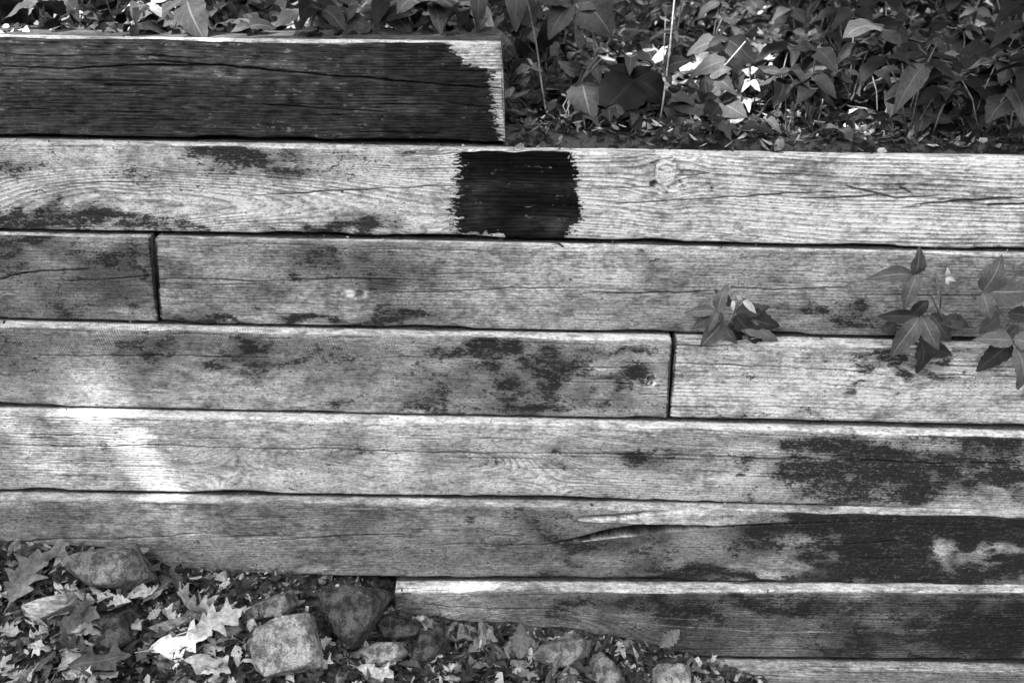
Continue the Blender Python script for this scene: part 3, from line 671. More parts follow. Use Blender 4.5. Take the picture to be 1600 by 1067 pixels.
# ------------------------------------------------------------------ meshes for leaves
def leaf_mesh(name, seed, teeth=0.05, n=13, droop=0.25, fold=0.35, shape=0.8, fat=1.0):
    """unit leaf: base at origin, tip at (1,0,0), width about 0.55; z up"""
    rg = random.Random(seed)
    V = []; U = []; F = []
    cur = rg.uniform(-0.06, 0.06)
    for i in range(n + 1):
        s = i / n
        w = 0.30 * fat * (math.sin(math.pi * s ** shape) ** 0.85) if 0 < s < 1 else 0.0
        w = max(w, 0.004)
        if 0 < i < n: w *= 1 + teeth * (1 if i % 2 else -1) * rg.uniform(0.5, 1.5)
        zc = -droop * s * s + 0.08 * math.sin(s * 3.0)
        yc = cur * math.sin(math.pi * s)
        for c in (-1, -0.5, 0, 0.5, 1):
            ww = w * (1 + rg.uniform(-0.05, 0.05))
            V.append((s - abs(c) * 0.02 * (1 if s < 0.9 else 0), yc + c * ww, zc + fold * abs(c) * w - 0.12 * (c * c) * w + 0.035 * abs(c) * math.sin(s * 11 + seed + c) + rg.uniform(-1, 1) * 0.006))
            U.append((s, c, 0))
    for i in range(n):
        for j in range(4):
            a = i * 5 + j; F.append((a, a + 5, a + 6, a + 1))
    me = np_mesh(name, np.array(V), F, vattrs=dict(leaf_uv=np.array(U)))
    return me
def with_mat(me, mat):
    m = me.copy(); m.materials.clear(); m.materials.append(mat); return m
_base = [leaf_mesh('leaf', 1, 0.03, droop=0.15, fold=0.25, shape=0.75), leaf_mesh('leaf', 2, 0.05, droop=0.30, fold=0.40, shape=0.8, fat=0.95), leaf_mesh('leaf', 3, 0.06, droop=0.22, fold=0.15, shape=0.7, fat=1.1),
         leaf_mesh('leaf', 4, 0.03, droop=0.40, fold=0.5, shape=0.85, fat=0.85), leaf_mesh('leaf', 5, 0.05, droop=0.10, fold=0.3, shape=0.72, fat=1.05)]
LEAF = {m: [with_mat(b, m_) for b in _base] for m, m_ in (('g', MAT_LEAF), ('d', MAT_LEAF_DARK), ('p', MAT_LEAF_PALE), ('l', MAT_LEAF_SUNLIT), ('m', MAT_LEAF_MID), ('s', MAT_LEAF_SEED))}

def place_leaf(parent, base, tip, normal, mat='g', width=1.0, var=None, name='leaf'):
    base = Vector(base); tip = Vector(tip); x = tip - base; L = x.length; x.normalize()
    n = Vector(normal); z = (n - x * n.dot(x)); 
    if z.length < 1e-4: z = Vector((0, 0, 1))
    z.normalize(); y = z.cross(x)
    o = bpy.data.objects.new(name, LEAF[mat][RNG.randrange(5) if var is None else var])
    m = Matrix.Identity(4)
    for i in range(3):
        m[i][0] = x[i] * L; m[i][1] = y[i] * L * width; m[i][2] = z[i] * L; m[i][3] = base[i]
    link(o, parent)
    o.matrix_local = Matrix.Translation(-Vector(parent.location)) @ m if parent is not None else m
    return o

def tube_arrays(pts, rad, k=5):
    pts = [Vector(p) for p in pts]; V = []; F = []
    n = len(pts)
    for i, p in enumerate(pts):
        t = (pts[min(i + 1, n - 1)] - pts[max(i - 1, 0)]); t.normalize()
        a = t.orthogonal().normalized(); b = t.cross(a)
        if i: # keep frame coherent
            a = (pa - t * pa.dot(t)); a = a.normalized() if a.length > 1e-5 else t.orthogonal().normalized(); b = t.cross(a)
        pa = a
        r = rad[i] if isinstance(rad, (list, tuple)) else rad
        for j in range(k):
            an = 2 * math.pi * j / k
            V.append(tuple(p + a * (r * math.cos(an)) + b * (r * math.sin(an))))
    for i in range(n - 1):
        for j in range(k):
            F.append((i * k + j, i * k + (j + 1) % k, (i + 1) * k + (j + 1) % k, (i + 1) * k + j))
    F.append(tuple(range(k))[::-1]); F.append(tuple((n - 1) * k + j for j in range(k)))
    return V, F
def tubes(name, lst, mat, parent=None):
    V = []; F = []
    for pts, rad in lst:
        v, f = tube_arrays(pts, rad); b = len(V); V += v; F += [tuple(i + b for i in q) for q in f]
    me = np_mesh(name, np.array(V), F); me.materials.append(mat)
    o = bpy.data.objects.new(name, me); link(o, parent)
    if parent is not None: o.matrix_local = Matrix.Translation(-Vector(parent.location))
    return o

# ------------------------------------------------------------------ plants
def plant(name, label, root, leaves, stems, cat='plant', group=None, stem_r=0.0012, stem_mat=None):
    """leaves: (base, tip, normal, mat, width); stems: list of point lists"""
    e = empty(name, tuple(root)); tag(e, label, cat, group)
    if stems: tubes('stem', [(p, stem_r) for p in stems], stem_mat or MAT_STEM, e)
    for b, t, n, m, w in leaves: place_leaf(e, b, t, n, m, w)
    return e
NCAM = Vector((-0.15, -0.85, 0.5))
def px_plant(name, label, Y, root_px, leaves, stems, group=None, stem_r=0.0012, stem_mat=None):
    """everything in photo pixels on a sheet at depth Y, with its own depth offsets (metres towards the camera)"""
    L = []
    for l in leaves:
        bx, by, tx, ty, m, w = l[:6]; w = w * (0.82 if name == 'seedling' else 1.0); db, dt = (l[6] if len(l) > 6 else (0.0, 0.02)); nn = l[7] if len(l) > 7 else None
        n = Vector(nn) if nn else NCAM + Vector((RNG.uniform(-.35, .35), RNG.uniform(-.2, .2), RNG.uniform(-.3, .3)))
        L.append((at(bx, by, Y - db), at(tx, ty, Y - dt), n, m, w))
    S = [[at(q[0], q[1], Y - (q[2] if len(q) > 2 else 0)) for q in p] for p in stems]
    return plant(name, label, at(root_px[0], root_px[1], Y), L, S, group=group, stem_r=stem_r, stem_mat=stem_mat)

# seedlings rooted in the joint of the wall
YF = YR(3)
px_plant('seedling', 'small leafy seedling with two pale new leaves growing from the wall joint', YF - 0.006, (1135, 527),
  [(1122, 487, 1136, 447, 's', 1.0, (0.03, 0.035)), (1120, 486, 1068, 488, 's', 0.85, (0.03, 0.02)), (1123, 488, 1105, 519, 's', 1.0, (0.035, 0.045)), (1124, 488, 1130, 506, 's', 1.1, (0.03, 0.04)),
   (1146, 470, 1146, 486, 'p', 0.85, (0.045, 0.055)), (1162, 470, 1182, 490, 'p', 0.75, (0.045, 0.055)), (1158, 468, 1150, 462, 'p', 1.0, (0.04, 0.045)),
   (1150, 492, 1178, 524, 'm', 1.2, (0.02, 0.03)), (1155, 490, 1222, 512, 'm', 1.0, (0.012, 0.02)), (1150, 488, 1205, 478, 'm', 0.8, (0.01, 0.016)), (1128, 505, 1094, 542, 's', 1.1, (0.02, 0.035)), (1132, 508, 1150, 540, 's', 1.0, (0.02, 0.035)), (1120, 500, 1088, 500, 'm', 1.0, (0.012, 0.018)), (1160, 498, 1196, 545, 'm', 0.9, (0.016, 0.03)), (1118, 492, 1080, 515, 's', 0.8, (0.02, 0.03)), (1140, 478, 1118, 452, 'm', 0.8, (0.015, 0.02)), (1150, 500, 1222, 530, 's', 0.7, (0.016, 0.025)), (1140, 505, 1160, 540, 'm', 1.2, (0.01, 0.02))],
  [[(1135, 527, -0.004), (1130, 505, 0.02), (1122, 487, 0.03)], [(1136, 527, -0.004), (1145, 495, 0.03), (1150, 480, 0.04), (1158, 469, 0.045)], [(1135, 527, -0.004), (1150, 491, 0.02)], [(1135, 527, -0.004), (1129, 506, 0.02)]])
px_plant('seedling', 'tall seedling with broad three-part leaves and one tiny pale three-lobed leaf', YF - 0.006, (1474, 532),
  [(1431, 429, 1438, 387, 's', 1.0, (0.05, 0.055)), (1428, 430, 1360, 431, 's', 0.9, (0.05, 0.05)), (1432, 431, 1414, 484, 's', 1.1, (0.055, 0.07)),
   (1480, 432, 1481, 421, 'p', 1.2, (0.05, 0.055)), (1481, 433, 1494, 439, 'p', 1.1, (0.05, 0.055)), (1480, 433, 1482, 446, 'p', 1.0, (0.05, 0.055)),
   (1437, 495, 1374, 496, 'm', 0.9, (0.04, 0.03)), (1436, 497, 1396, 560, 's', 1.05, (0.045, 0.065)), (1441, 497, 1470, 547, 's', 1.0, (0.04, 0.06)), (1438, 530, 1442, 586, 'm', 1.25, (0.02, 0.035)), (1445, 535, 1490, 556, 'm', 1.0, (0.02, 0.025)), (1430, 532, 1412, 575, 'm', 1.1, (0.01, 0.018)),
   (1450, 470, 1420, 500, 'm', 1.2, (0.015, 0.02)), (1470, 500, 1520, 510, 'm', 1.0, (0.012, 0.016)), (1455, 490, 1490, 535, 'm', 1.2, (0.012, 0.02)), (1400, 505, 1378, 520, 'm', 1.3, (0.01, 0.014))],
  [[(1474, 532, -0.004), (1470, 490, 0.025), (1463, 432, 0.03)], [(1472, 500, 0.02), (1450, 450, 0.045), (1432, 430, 0.05)], [(1469, 480, 0.026), (1471, 450, 0.04), (1480, 433, 0.05)], [(1474, 532, -0.004), (1460, 510, 0.02), (1438, 496, 0.04)], [(1468, 520, 0.01), (1438, 530, 0.02)]])
px_plant('seedling', 'seedling with large leaves cut off by the right frame edge', YF - 0.006, (1585, 540),
  [(1536, 455, 1568, 401, 's', 1.05, (0.045, 0.05)), (1536, 458, 1551, 500, 's', 1.25, (0.05, 0.065)), (1538, 456, 1625, 452, 's', 1.0, (0.045, 0.05)),
   (1582, 532, 1522, 529, 's', 0.85, (0.045, 0.05)), (1580, 535, 1526, 583, 'm', 0.9, (0.03, 0.03)), (1586, 541, 1604, 610, 's', 1.25, (0.05, 0.075)), (1584, 530, 1640, 540, 's', 1.0, (0.045, 0.05)), (1575, 490, 1620, 500, 'm', 1.2, (0.015, 0.02)), (1560, 495, 1530, 520, 'm', 1.2, (0.012, 0.016)), (1590, 510, 1570, 530, 'm', 1.2, (0.012, 0.016))],
  [[(1585, 540, -0.004), (1575, 500, 0.02), (1536, 456, 0.045)], [(1585, 540, -0.004), (1590, 534, 0.03), (1582, 532, 0.045)]])

# hand-placed plants on the hillside
G_BACK = 'leafy ground cover behind the wall'
px_plant('ground_cover_plant', 'large-leaved plant hanging over the wall at the top centre', 0.16, (893, 228),
  [(752, -30, 748, 46, 'g', 0.62, (0.0, 0.03)), (812, -45, 807, 50, 'g', 0.70, (0.02, 0.04)), (893, 8, 858, 52, 'g', 1.25, (0.0, 0.03)), (905, 5, 950, 50, 'g', 1.55, (0.0, 0.05)), (895, 8, 960, -6, 'g', 0.8, (0.0, 0.03)), (890, 6, 840, -12, 'g', 1.0, (0, 0.03)),
   (835, 45, 808, 62, 'd', 0.9, (-0.03, -0.02)), (870, 40, 838, 82, 'd', 0.9, (-0.03, -0.02)), (822, 88, 805, 60, 'd', 1.0, (-0.03, -0.02)), (820, 90, 843, 88, 'd', 0.8, (-0.02, 0.0)), (818, 92, 800, 108, 'd', 0.8, (-0.02, 0.0))],
  [[(893, 228), (888, 160), (912, 120, 0.01), (930, 92, 0.01), (926, 50, 0.01), (900, 8, 0.01)], [(926, 90, 0.01), (934, 75, 0.01), (925, 50, 0.012)], [(893, 228), (858, 205), (846, 130), (838, 70), (826, 10), (812, -40)]], stem_r=0.0016)
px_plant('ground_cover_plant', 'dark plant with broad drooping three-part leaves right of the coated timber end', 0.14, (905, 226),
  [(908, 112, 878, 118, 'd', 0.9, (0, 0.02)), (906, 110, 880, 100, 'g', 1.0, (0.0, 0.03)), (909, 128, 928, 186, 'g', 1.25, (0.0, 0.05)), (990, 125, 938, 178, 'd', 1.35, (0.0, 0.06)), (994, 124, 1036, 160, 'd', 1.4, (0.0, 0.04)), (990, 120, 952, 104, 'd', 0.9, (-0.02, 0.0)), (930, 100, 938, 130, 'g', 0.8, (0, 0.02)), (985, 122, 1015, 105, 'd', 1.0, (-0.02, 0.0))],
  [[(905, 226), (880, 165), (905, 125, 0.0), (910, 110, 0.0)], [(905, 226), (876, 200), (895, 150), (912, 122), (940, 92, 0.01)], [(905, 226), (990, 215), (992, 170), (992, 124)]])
px_plant('ground_cover_plant', 'slender plant with a tall upright stalk behind the knotted timber', 0.10, (1030, 236),
  [(1040, 108, 1072, 95, 'g', 1.0, (0, 0.03)), (1040, 110, 1050, 130, 'g', 0.9), (1052, 190, 1068, 218, 'g', 1.2), (1050, 186, 1040, 170, 'g', 0.9), (1040, 205, 1030, 185, 'g', 1.0), (1052, 195, 1070, 185, 'g', 1.0)],
  [[(1024, 234), (1036, 160, 0.01), (1046, 80, 0.01), (1054, 0, 0.01), (1057, -30, 0.01)], [(1024, 234), (1045, 200), (1050, 188)]], stem_r=0.0014, stem_mat=MAT_STEM_PALE)
px_plant('ground_cover_plant', 'plant with wide toothed leaves beside the sunlit white leaf', 0.15, (1130, 236),
  [(1124, 162, 1054, 160, 'g', 0.95, (0.0, 0.02)), (1126, 163, 1100, 192, 'd', 1.2, (0, 0.04)), (1127, 160, 1165, 178, 'g', 1.2, (0, 0.04)), (1128, 158, 1150, 150, 'd', 1.0), (1110, 120, 1138, 106, 'g', 1.1), (1108, 120, 1098, 148, 'd', 1.2), (1112, 122, 1145, 140, 'g', 1.1, (0, 0.03))],
  [[(1133, 236), (1128, 200), (1125, 162)], [(1133, 236), (1112, 170), (1110, 120)], [(1110, 120), (1135, 100), (1165, 65)]], stem_mat=MAT_STEM_PALE)
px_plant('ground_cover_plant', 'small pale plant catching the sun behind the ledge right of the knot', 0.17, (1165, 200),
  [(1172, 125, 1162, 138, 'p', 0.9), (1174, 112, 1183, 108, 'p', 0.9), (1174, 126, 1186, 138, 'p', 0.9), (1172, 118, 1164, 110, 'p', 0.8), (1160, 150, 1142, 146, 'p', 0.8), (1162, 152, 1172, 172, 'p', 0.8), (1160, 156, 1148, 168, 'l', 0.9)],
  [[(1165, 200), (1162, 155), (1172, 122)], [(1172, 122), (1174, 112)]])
px_plant('ground_cover_plant', 'small plant with a heart-shaped leaf near the right end of the upper ledge', 0.08, (1425, 244),
  [(1440, 178, 1435, 204, 'g', 1.3, (0, 0.03)), (1436, 178, 1410, 176, 'g', 0.9), (1443, 178, 1490, 188, 'g', 0.8, (0.0, 0.02)), (1440, 200, 1520, 210, 'd', 0.9, (-0.02, 0.02)), (1432, 205, 1480, 232, 'd', 1.2, (-0.01, 0.03)), (1425, 210, 1380, 220, 'd', 1.1, (-0.01, 0.02))],
  [[(1425, 244), (1430, 210), (1440, 180)]])
px_plant('ground_cover_plant', 'plant with three-part leaves at the middle of the coated timber top', 0.12, (535, 62),
  [(537, 36, 480, 50, 'g', 0.9, (0, 0.03)), (536, 34, 505, 14, 'g', 0.7), (540, 33, 560, 10, 'g', 0.9), (541, 35, 575, 42, 'g', 1.2), (538, 38, 518, 60, 'g', 1.1, (0, 0.03)), (600, 30, 650, 8, 'g', 0.75), (598, 30, 570, 22, 'g', 0.9), (600, 33, 590, 12, 'g', 0.9), (602, 34, 570, 48, 'g', 0.7, (0, 0.03))],
  [[(540, 64), (537, 50), (537, 36)], [(540, 64), (590, 58), (600, 45), (600, 32)]])
px_plant('ground_cover_plant', 'plant with long pointed leaves just left of the coated timber end', 0.12, (750, 66),
  [(745, 50, 692, 60, 'g', 0.7), (745, 48, 757, 28, 'g', 0.8), (742, 52, 718, 68, 'g', 0.8, (0, 0.04)), (748, 50, 800, 66, 'g', 0.6), (740, 46, 720, 30, 'd', 0.9)],
  [[(752, 68), (748, 58), (745, 49)]])
px_plant('ground_cover_plant', 'plant with leaves coloured white as if sunlit beside the dark trunk', 0.16, (95, 60),
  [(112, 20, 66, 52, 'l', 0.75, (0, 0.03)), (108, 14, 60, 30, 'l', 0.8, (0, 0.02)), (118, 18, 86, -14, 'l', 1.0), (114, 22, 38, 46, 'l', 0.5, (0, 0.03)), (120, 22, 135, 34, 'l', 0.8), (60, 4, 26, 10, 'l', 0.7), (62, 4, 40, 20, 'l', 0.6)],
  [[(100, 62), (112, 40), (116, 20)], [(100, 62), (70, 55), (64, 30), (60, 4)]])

# scattered ground-cover plants: three-part leaves on thin stalks
def scatter_plant(x, y, h, size, mats, label, nl=3):
    z0 = hill(x, y); root = Vector((x, y, z0 - 0.005)); leaves = []; stems = []
    for k in range(nl):
        a = RNG.uniform(0, 6.28); r = size * RNG.uniform(0.4, 1.3)
        hub = root + Vector((math.cos(a) * r, math.sin(a) * r * 0.8, h * RNG.uniform(0.55, 1.1)))
        mid = root.lerp(hub, 0.5) + Vector((0, 0, h * 0.15))
        stems.append([root, mid, hub])
        yaw = RNG.uniform(0, 6.28); sc_ = RNG.uniform(0.55, 1.35)
        for q, (da, ls) in enumerate(((0, 1.1), (1.75, 0.9), (-1.75, 0.9))):
            an = yaw + da + RNG.uniform(-.2, .2)
            L = size * ls * sc_ * RNG.uniform(0.8, 1.25)
            tip = hub + Vector((math.cos(an) * L, math.sin(an) * L, L * RNG.uniform(-0.65, 0.1)))
            n = Vector((RNG.uniform(-.35, .35), -0.30 + RNG.uniform(-.35, .35), 0.85))
            leaves.append((hub, tip, n, RNG.choice(mats), RNG.uniform(0.6, 1.2)))
    return plant('ground_cover_plant', label, root, leaves, stems, group=None)

G_L = ('leafy low plant in the row along the top of the coated timber', 'plants along the coated timber top')
G_M = ('leafy plant in the thinner growth behind the bare ledge centre', 'plants behind the ledge centre')
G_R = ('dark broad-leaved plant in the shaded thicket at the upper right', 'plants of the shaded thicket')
def where(lab, x, Y):
    dep_ = 'close behind' if Y < 0.11 else ('a little behind' if Y < 0.4 else 'well back from')
    if lab is G_L:
        seg = 'the far left of the coated timber' if x < 160 else 'the left third of the coated timber' if x < 300 else 'the middle of the coated timber' if x < 480 else 'the right third of the coated timber' if x < 650 else 'the bare end of the coated timber'
        return 'low leafy plant %s %s' % (dep_, seg)
    if lab is G_M:
        seg = 'the ledge above the painted square' if x < 920 else 'the ledge above the knot' if x < 1080 else 'the ledge right of the knot' if x < 1240 else 'the right end of the ledge'
        return 'small thin-stemmed plant %s %s' % (dep_, seg)
    seg = 'beside the dead stub' if x < 1310 else 'left of the heart-shaped leaf' if x < 1400 else 'around the heart-shaped leaf' if x < 1500 else 'below the corner trunk'
    return 'dark broad-leaved plant in the thicket %s, %s the ledge' % (seg, dep_)
def scatter_px(n, x0, x1, ya, yb, h, size, mats, lab, nl=3):
    for i in range(n):
        Y = ya + (yb - ya) * RNG.random() ** 1.3
        x = x0 + (x1 - x0) * (i + RNG.random()) / n
        X = at(x, 100, Y)[0]
        q_ = proj(np.array([X, Y, hill(X, Y)]))[0]
        lab_ = where(lab, q_, Y)
        e = scatter_plant(X, Y, h * RNG.uniform(0.7, 1.25), size * RNG.uniform(0.8, 1.2), mats, lab_, nl); e['group'] = lab[1]
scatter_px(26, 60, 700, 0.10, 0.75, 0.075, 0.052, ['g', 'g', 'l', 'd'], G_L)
scatter_px(22, 120, 790, 0.065, 0.14, 0.030, 0.034, ['g', 'g', 'd'], G_L)
scatter_px(8, 690, 860, 0.25, 0.9, 0.09, 0.06, ['g', 'd', 'd'], G_L)
scatter_px(34, 820, 1250, 0.14, 1.5, 0.10, 0.042, ['g', 'd', 'd', 'm'], G_M, 3)
scatter_px(10, 880, 1640, 0.02, 0.10, 0.030, 0.034, ['g', 'd', 'd'], G_M, 2)
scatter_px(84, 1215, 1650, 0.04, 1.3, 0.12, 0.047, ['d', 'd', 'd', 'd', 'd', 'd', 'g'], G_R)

# ------------------------------------------------------------------ dry leaves
def lobed_mesh(name, seed, lobes=3, curl=0.5):
    """unit oak-like leaf along x: spine with pointed, swept, uneven lobes each side"""
    rg = random.Random(seed); V = []; U = []; F = []
    n = 18
    bend = rg.uniform(-0.22, 0.22); cu = curl * rg.uniform(-1.4, 1.5); cl = curl * rg.uniform(-0.9, 0.9); tw = rg.uniform(-0.9, 0.9); ph = rg.uniform(0, 6)
    L = {sd: [((q + 0.75 + rg.uniform(-.15, .15)) / (lobes + 0.6), rg.uniform(0.12, 0.32), rg.uniform(0.08, 0.14)) for q in range(lobes)] for sd in (-1, 1)}
    out = {-1: [], 1: []}
    for i in range(n + 1):
        s = i / n
        for sd in (-1, 1):
            w = 0.045 + 0.10 * math.sin(math.pi * s); sh = 0
            for c, a, h in L[sd]:
                l = max(0, 1 - abs(s - c) / h) ** 0.75; w += a * l * 0.85 * (1 - 0.3 * abs(c - 0.55)); sh += 0.10 * l
            if i in (0, n): w = 0.012
            out[sd].append((s + sh, sd * w * rg.uniform(0.88, 1.12)))
    def shape3(s, y):
        z = cl * (s - 0.45) ** 2 + cu * min(y * y * 3.0, abs(y) * 0.55) + tw * y * (s - 0.5) + 0.03 * math.sin(s * 11 + ph) + 0.05 * math.sin(y * 16 + s * 5 + ph)
        return (s, y + bend * math.sin(math.pi * s), z)
    for i in range(n + 1):
        for c in (-1, -0.5, 0, 0.5, 1):
            if c == 0: q = (i / n, 0)
            else:
                o_ = out[-1 if c < 0 else 1][i]; q = o_ if abs(c) == 1 else (i / n * .5 + o_[0] * .5, o_[1] * .5)
            V.append(shape3(*q)); U.append((i / n, c, 0))
    for i in range(n):
        for j in range(4):
            a = i * 5 + j; F.append((a, a + 5, a + 6, a + 1))
    b = len(V); z0 = shape3(0, 0)[2]
    V += [(-0.22, -0.008, z0 + 0.04), (-0.22, 0.008, z0 + 0.04), (0, -0.012, z0), (0, 0.012, z0)]; U += [(0, 0, 0)] * 4
    F.append((b, b + 2, b + 3, b + 1))
    return np_mesh(name, np.array(V), F, vattrs=dict(leaf_uv=np.array(U)))
_lb = [lobed_mesh('fallen_leaf', 31 + k, 2 + k % 3, 0.7 + 0.4 * (k % 3)) for k in range(7)]
_ov = [leaf_mesh('fallen_leaf', 51 + k, 0.16, droop=-0.5 + 0.45 * k, fold=1.1 - 0.5 * k, shape=0.9, fat=0.9) for k in range(4)]
DRY = {k: [with_mat(b, m) for b in _lb + _ov] for k, m in (('p', MAT_DRY_PALE), ('m', MAT_DRY), ('d', MAT_DRY_DARK))}
def dry_leaf(pos, size, yaw, tilt, roll, mat, label, group=None, var=None):
    o = bpy.data.objects.new('fallen_leaf', DRY[mat][RNG.choice((0, 1, 2, 3, 4, 5, 6, 0, 2, 4, 7, 9)) if var is None else var])
    o.location = pos; o.rotation_euler = (roll, tilt, yaw); o.scale = (size * 0.9, size * RNG.uniform(0.6, 0.95), size * 0.8)
    link(o); tag(o, label, 'leaf', group); return o

# ------------------------------------------------------------------ stones
def icosphere(sub):
    t = (1 + 5 ** 0.5) / 2
    V = [(-1, t, 0), (1, t, 0), (-1, -t, 0), (1, -t, 0), (0, -1, t), (0, 1, t), (0, -1, -t), (0, 1, -t), (t, 0, -1), (t, 0, 1), (-t, 0, -1), (-t, 0, 1)]
    F = [(0, 11, 5), (0, 5, 1), (0, 1, 7), (0, 7, 10), (0, 10, 11), (1, 5, 9), (5, 11, 4), (11, 10, 2), (10, 7, 6), (7, 1, 8), (3, 9, 4), (3, 4, 2), (3, 2, 6), (3, 6, 8), (3, 8, 9), (4, 9, 5), (2, 4, 11), (6, 2, 10), (8, 6, 7), (9, 8, 1)]
    V = [np.array(v) / np.linalg.norm(v) for v in V]
    for _ in range(sub):
        cache = {}; G = []
        def mid(a, b):
            k = (min(a, b), max(a, b))
            if k not in cache:
                m = V[a] + V[b]; V.append(m / np.linalg.norm(m)); cache[k] = len(V) - 1
            return cache[k]
        for a, b, c in F:
            x, y, z = mid(a, b), mid(b, c), mid(c, a); G += [(a, x, z), (b, y, x), (c, z, y), (x, y, z)]
        F = G
    return np.array(V), np.array(F)
IV, IF = icosphere(5)
def stone(label, poly, lift, thick, mat, seed, sharp=14, tiltn=(-0.1, -0.72, 0.68), name='stone', chips=9):
    """convex stone whose broad face looks along tiltn; poly is its outline in photo pixels"""
    poly = np.array(poly, float); cx, cyy = poly.mean(0)
    low = poly[:, 1].max()
    h = ground_hit(cx, low - 2)
    cen = at(cx, cyy, h[1] + lift)
    n = np.array(tiltn, float); n /= np.linalg.norm(n)
    # outline points on the plane through the centre with normal n
    pts = []
    for x, y in poly:
        d = ray(x, y); s = ((cen - CAM) @ n) / (d @ n); pts.append(CAM + d * s - cen)
    pts = np.array(pts)
    ax = np.cross([0, 0, 1], n); ax /= np.linalg.norm(ax); ay = np.cross(n, ax)
    P2 = np.stack([pts @ ax, pts @ ay], -1); P2 -= P2.mean(0) * 0
    sharp = sharp * 4.5
    rg = np.random.default_rng(seed)
    planes = []
    m = len(P2)
    area = sum(P2[i][0] * P2[(i + 1) % m][1] - P2[(i + 1) % m][0] * P2[i][1] for i in range(m))
    for i in range(m):
        a, b = P2[i], P2[(i + 1) % m]; e = b - a; nn = np.array([e[1], -e[0]]) * (1 if area > 0 else -1); nn /= np.linalg.norm(nn)
        tz = rg.uniform(-0.15, 0.35); v = np.array([nn[0], nn[1], tz]); l = np.linalg.norm(v); planes.append((v / l, (a @ nn) / l))
    planes.append((np.array([0.05, 0.04, 1]), thick * 0.42)); planes.append((np.array([0, 0, -1.0]), thick * 0.8))
    rad = np.abs(P2).max()
    for _ in range(chips):
        v = rg.normal(size=3); v[2] = abs(v[2]) + 0.25; v /= np.linalg.norm(v)
        sup = (P2 @ v[:2]).max() * 0.80 + v[2] * thick * 0.36; planes.append((v, max(sup, thick * 0.25)))
    inv = np.zeros(len(IV))
    for v, d in planes:
        inv += np.maximum((IV @ v) / max(d, 1e-3), 0) ** sharp
    R = np.maximum(inv, 1e-290) ** (-1 / sharp)
    s3 = IV * 3 + seed
    nz_ = np.array([mnoise.fractal(Vector(q * 1.2), 0.8, 2.0, 5) for q in s3]); nz2 = np.array([mnoise.fractal(Vector(q * 6), 0.7, 2.0, 3) for q in s3])
    R = R * (1 + 0.03 * nz_) + 0.0008 * nz2
    L = IV * R[:, None]
    V = L[:, :1] * ax + L[:, 1:2] * ay + L[:, 2:] * n
    me = np_mesh(name, V, IF); me.materials.append(mat)
    o = link(bpy.data.objects.new(name, me)); o.location = tuple(cen); tag(o, label, 'stone' if name == 'stone' else 'wood')
    return o
stone('rounded stone propped against the wall at the far left', [(112, 868), (150, 857), (205, 857), (217, 880), (214, 905), (190, 920), (140, 915), (115, 900)], 0.010, 0.09, MAT_STONE_M, 1, 9)
stone('large pale flat-faced stone with angular edges', [(403, 978), (438, 966), (481, 957), (490, 985), (499, 1020), (501, 1042), (462, 1052), (430, 1056), (398, 1046), (396, 1010)], 0.012, 0.06, MAT_STONE_P, 2, 22)
stone('big dark tapering stone below the gap beside the lowest joint', [(504, 930), (530, 917), (575, 916), (593, 935), (590, 960), (572, 990), (553, 1014), (538, 1004), (518, 975), (506, 950)], 0.012, 0.08, MAT_STONE_D, 3, 12)
stone('dark oval stone right of the tapering stone', [(586, 972), (600, 960), (630, 965), (655, 982), (650, 997), (620, 1002), (592, 992)], 0.010, 0.05, MAT_STONE_D, 4, 8)
stone('grey stone lying left of the tapering stone above the pale one', [(380, 955), (410, 938), (448, 926), (460, 945), (450, 960), (410, 968), (384, 972)], 0.012, 0.05, MAT_STONE_M, 5, 10)
stone('low pale stone in front of the dark oval stone', [(562, 1015), (590, 1003), (625, 1003), (634, 1020), (615, 1038), (582, 1046), (566, 1035)], 0.012, 0.05, MAT_STONE_P, 6, 9)
stone('small dark stone half covered by leaves right of the oval stone', [(655, 990), (675, 986), (690, 1005), (680, 1030), (650, 1042), (640, 1025)], 0.012, 0.05, MAT_STONE_D, 7, 8)
stone('speckled block-shaped stone against the lower timber', [(832, 1014), (862, 1000), (908, 993), (919, 1000), (916, 1025), (900, 1040), (870, 1044), (834, 1032)], 0.012, 0.06, MAT_STONE_M, 8, 12)
stone('upright grey stone between two leaves under the lower timber', [(925, 1022), (942, 1020), (962, 1038), (972, 1060), (960, 1080), (935, 1085), (926, 1055)], 0.012, 0.05, MAT_STONE_M, 9, 10)
stone('pale rounded stone at the bottom edge below the lower timber', [(1020, 1050), (1045, 1036), (1072, 1038), (1080, 1056), (1075, 1085), (1040, 1095), (1020, 1080)], 0.012, 0.06, MAT_STONE_P, 10, 8)
stone('small stone cut by the bottom frame edge below the block-shaped stone', [(872, 1062), (890, 1052), (902, 1056), (902, 1085), (880, 1090)], 0.010, 0.04, MAT_STONE_M, 11, 8)
stone('dark speckled stone with three corners at the left', [(140, 985), (163, 958), (196, 960), (204, 1000), (185, 1012), (150, 1012)], 0.012, 0.05, MAT_STONE_D, 12, 10)
stone('small grey stone at the right edge of the pale leaf pile', [(330, 975), (345, 958), (365, 965), (385, 985), (370, 1000), (345, 998)], 0.012, 0.04, MAT_STONE_M, 14, 8)

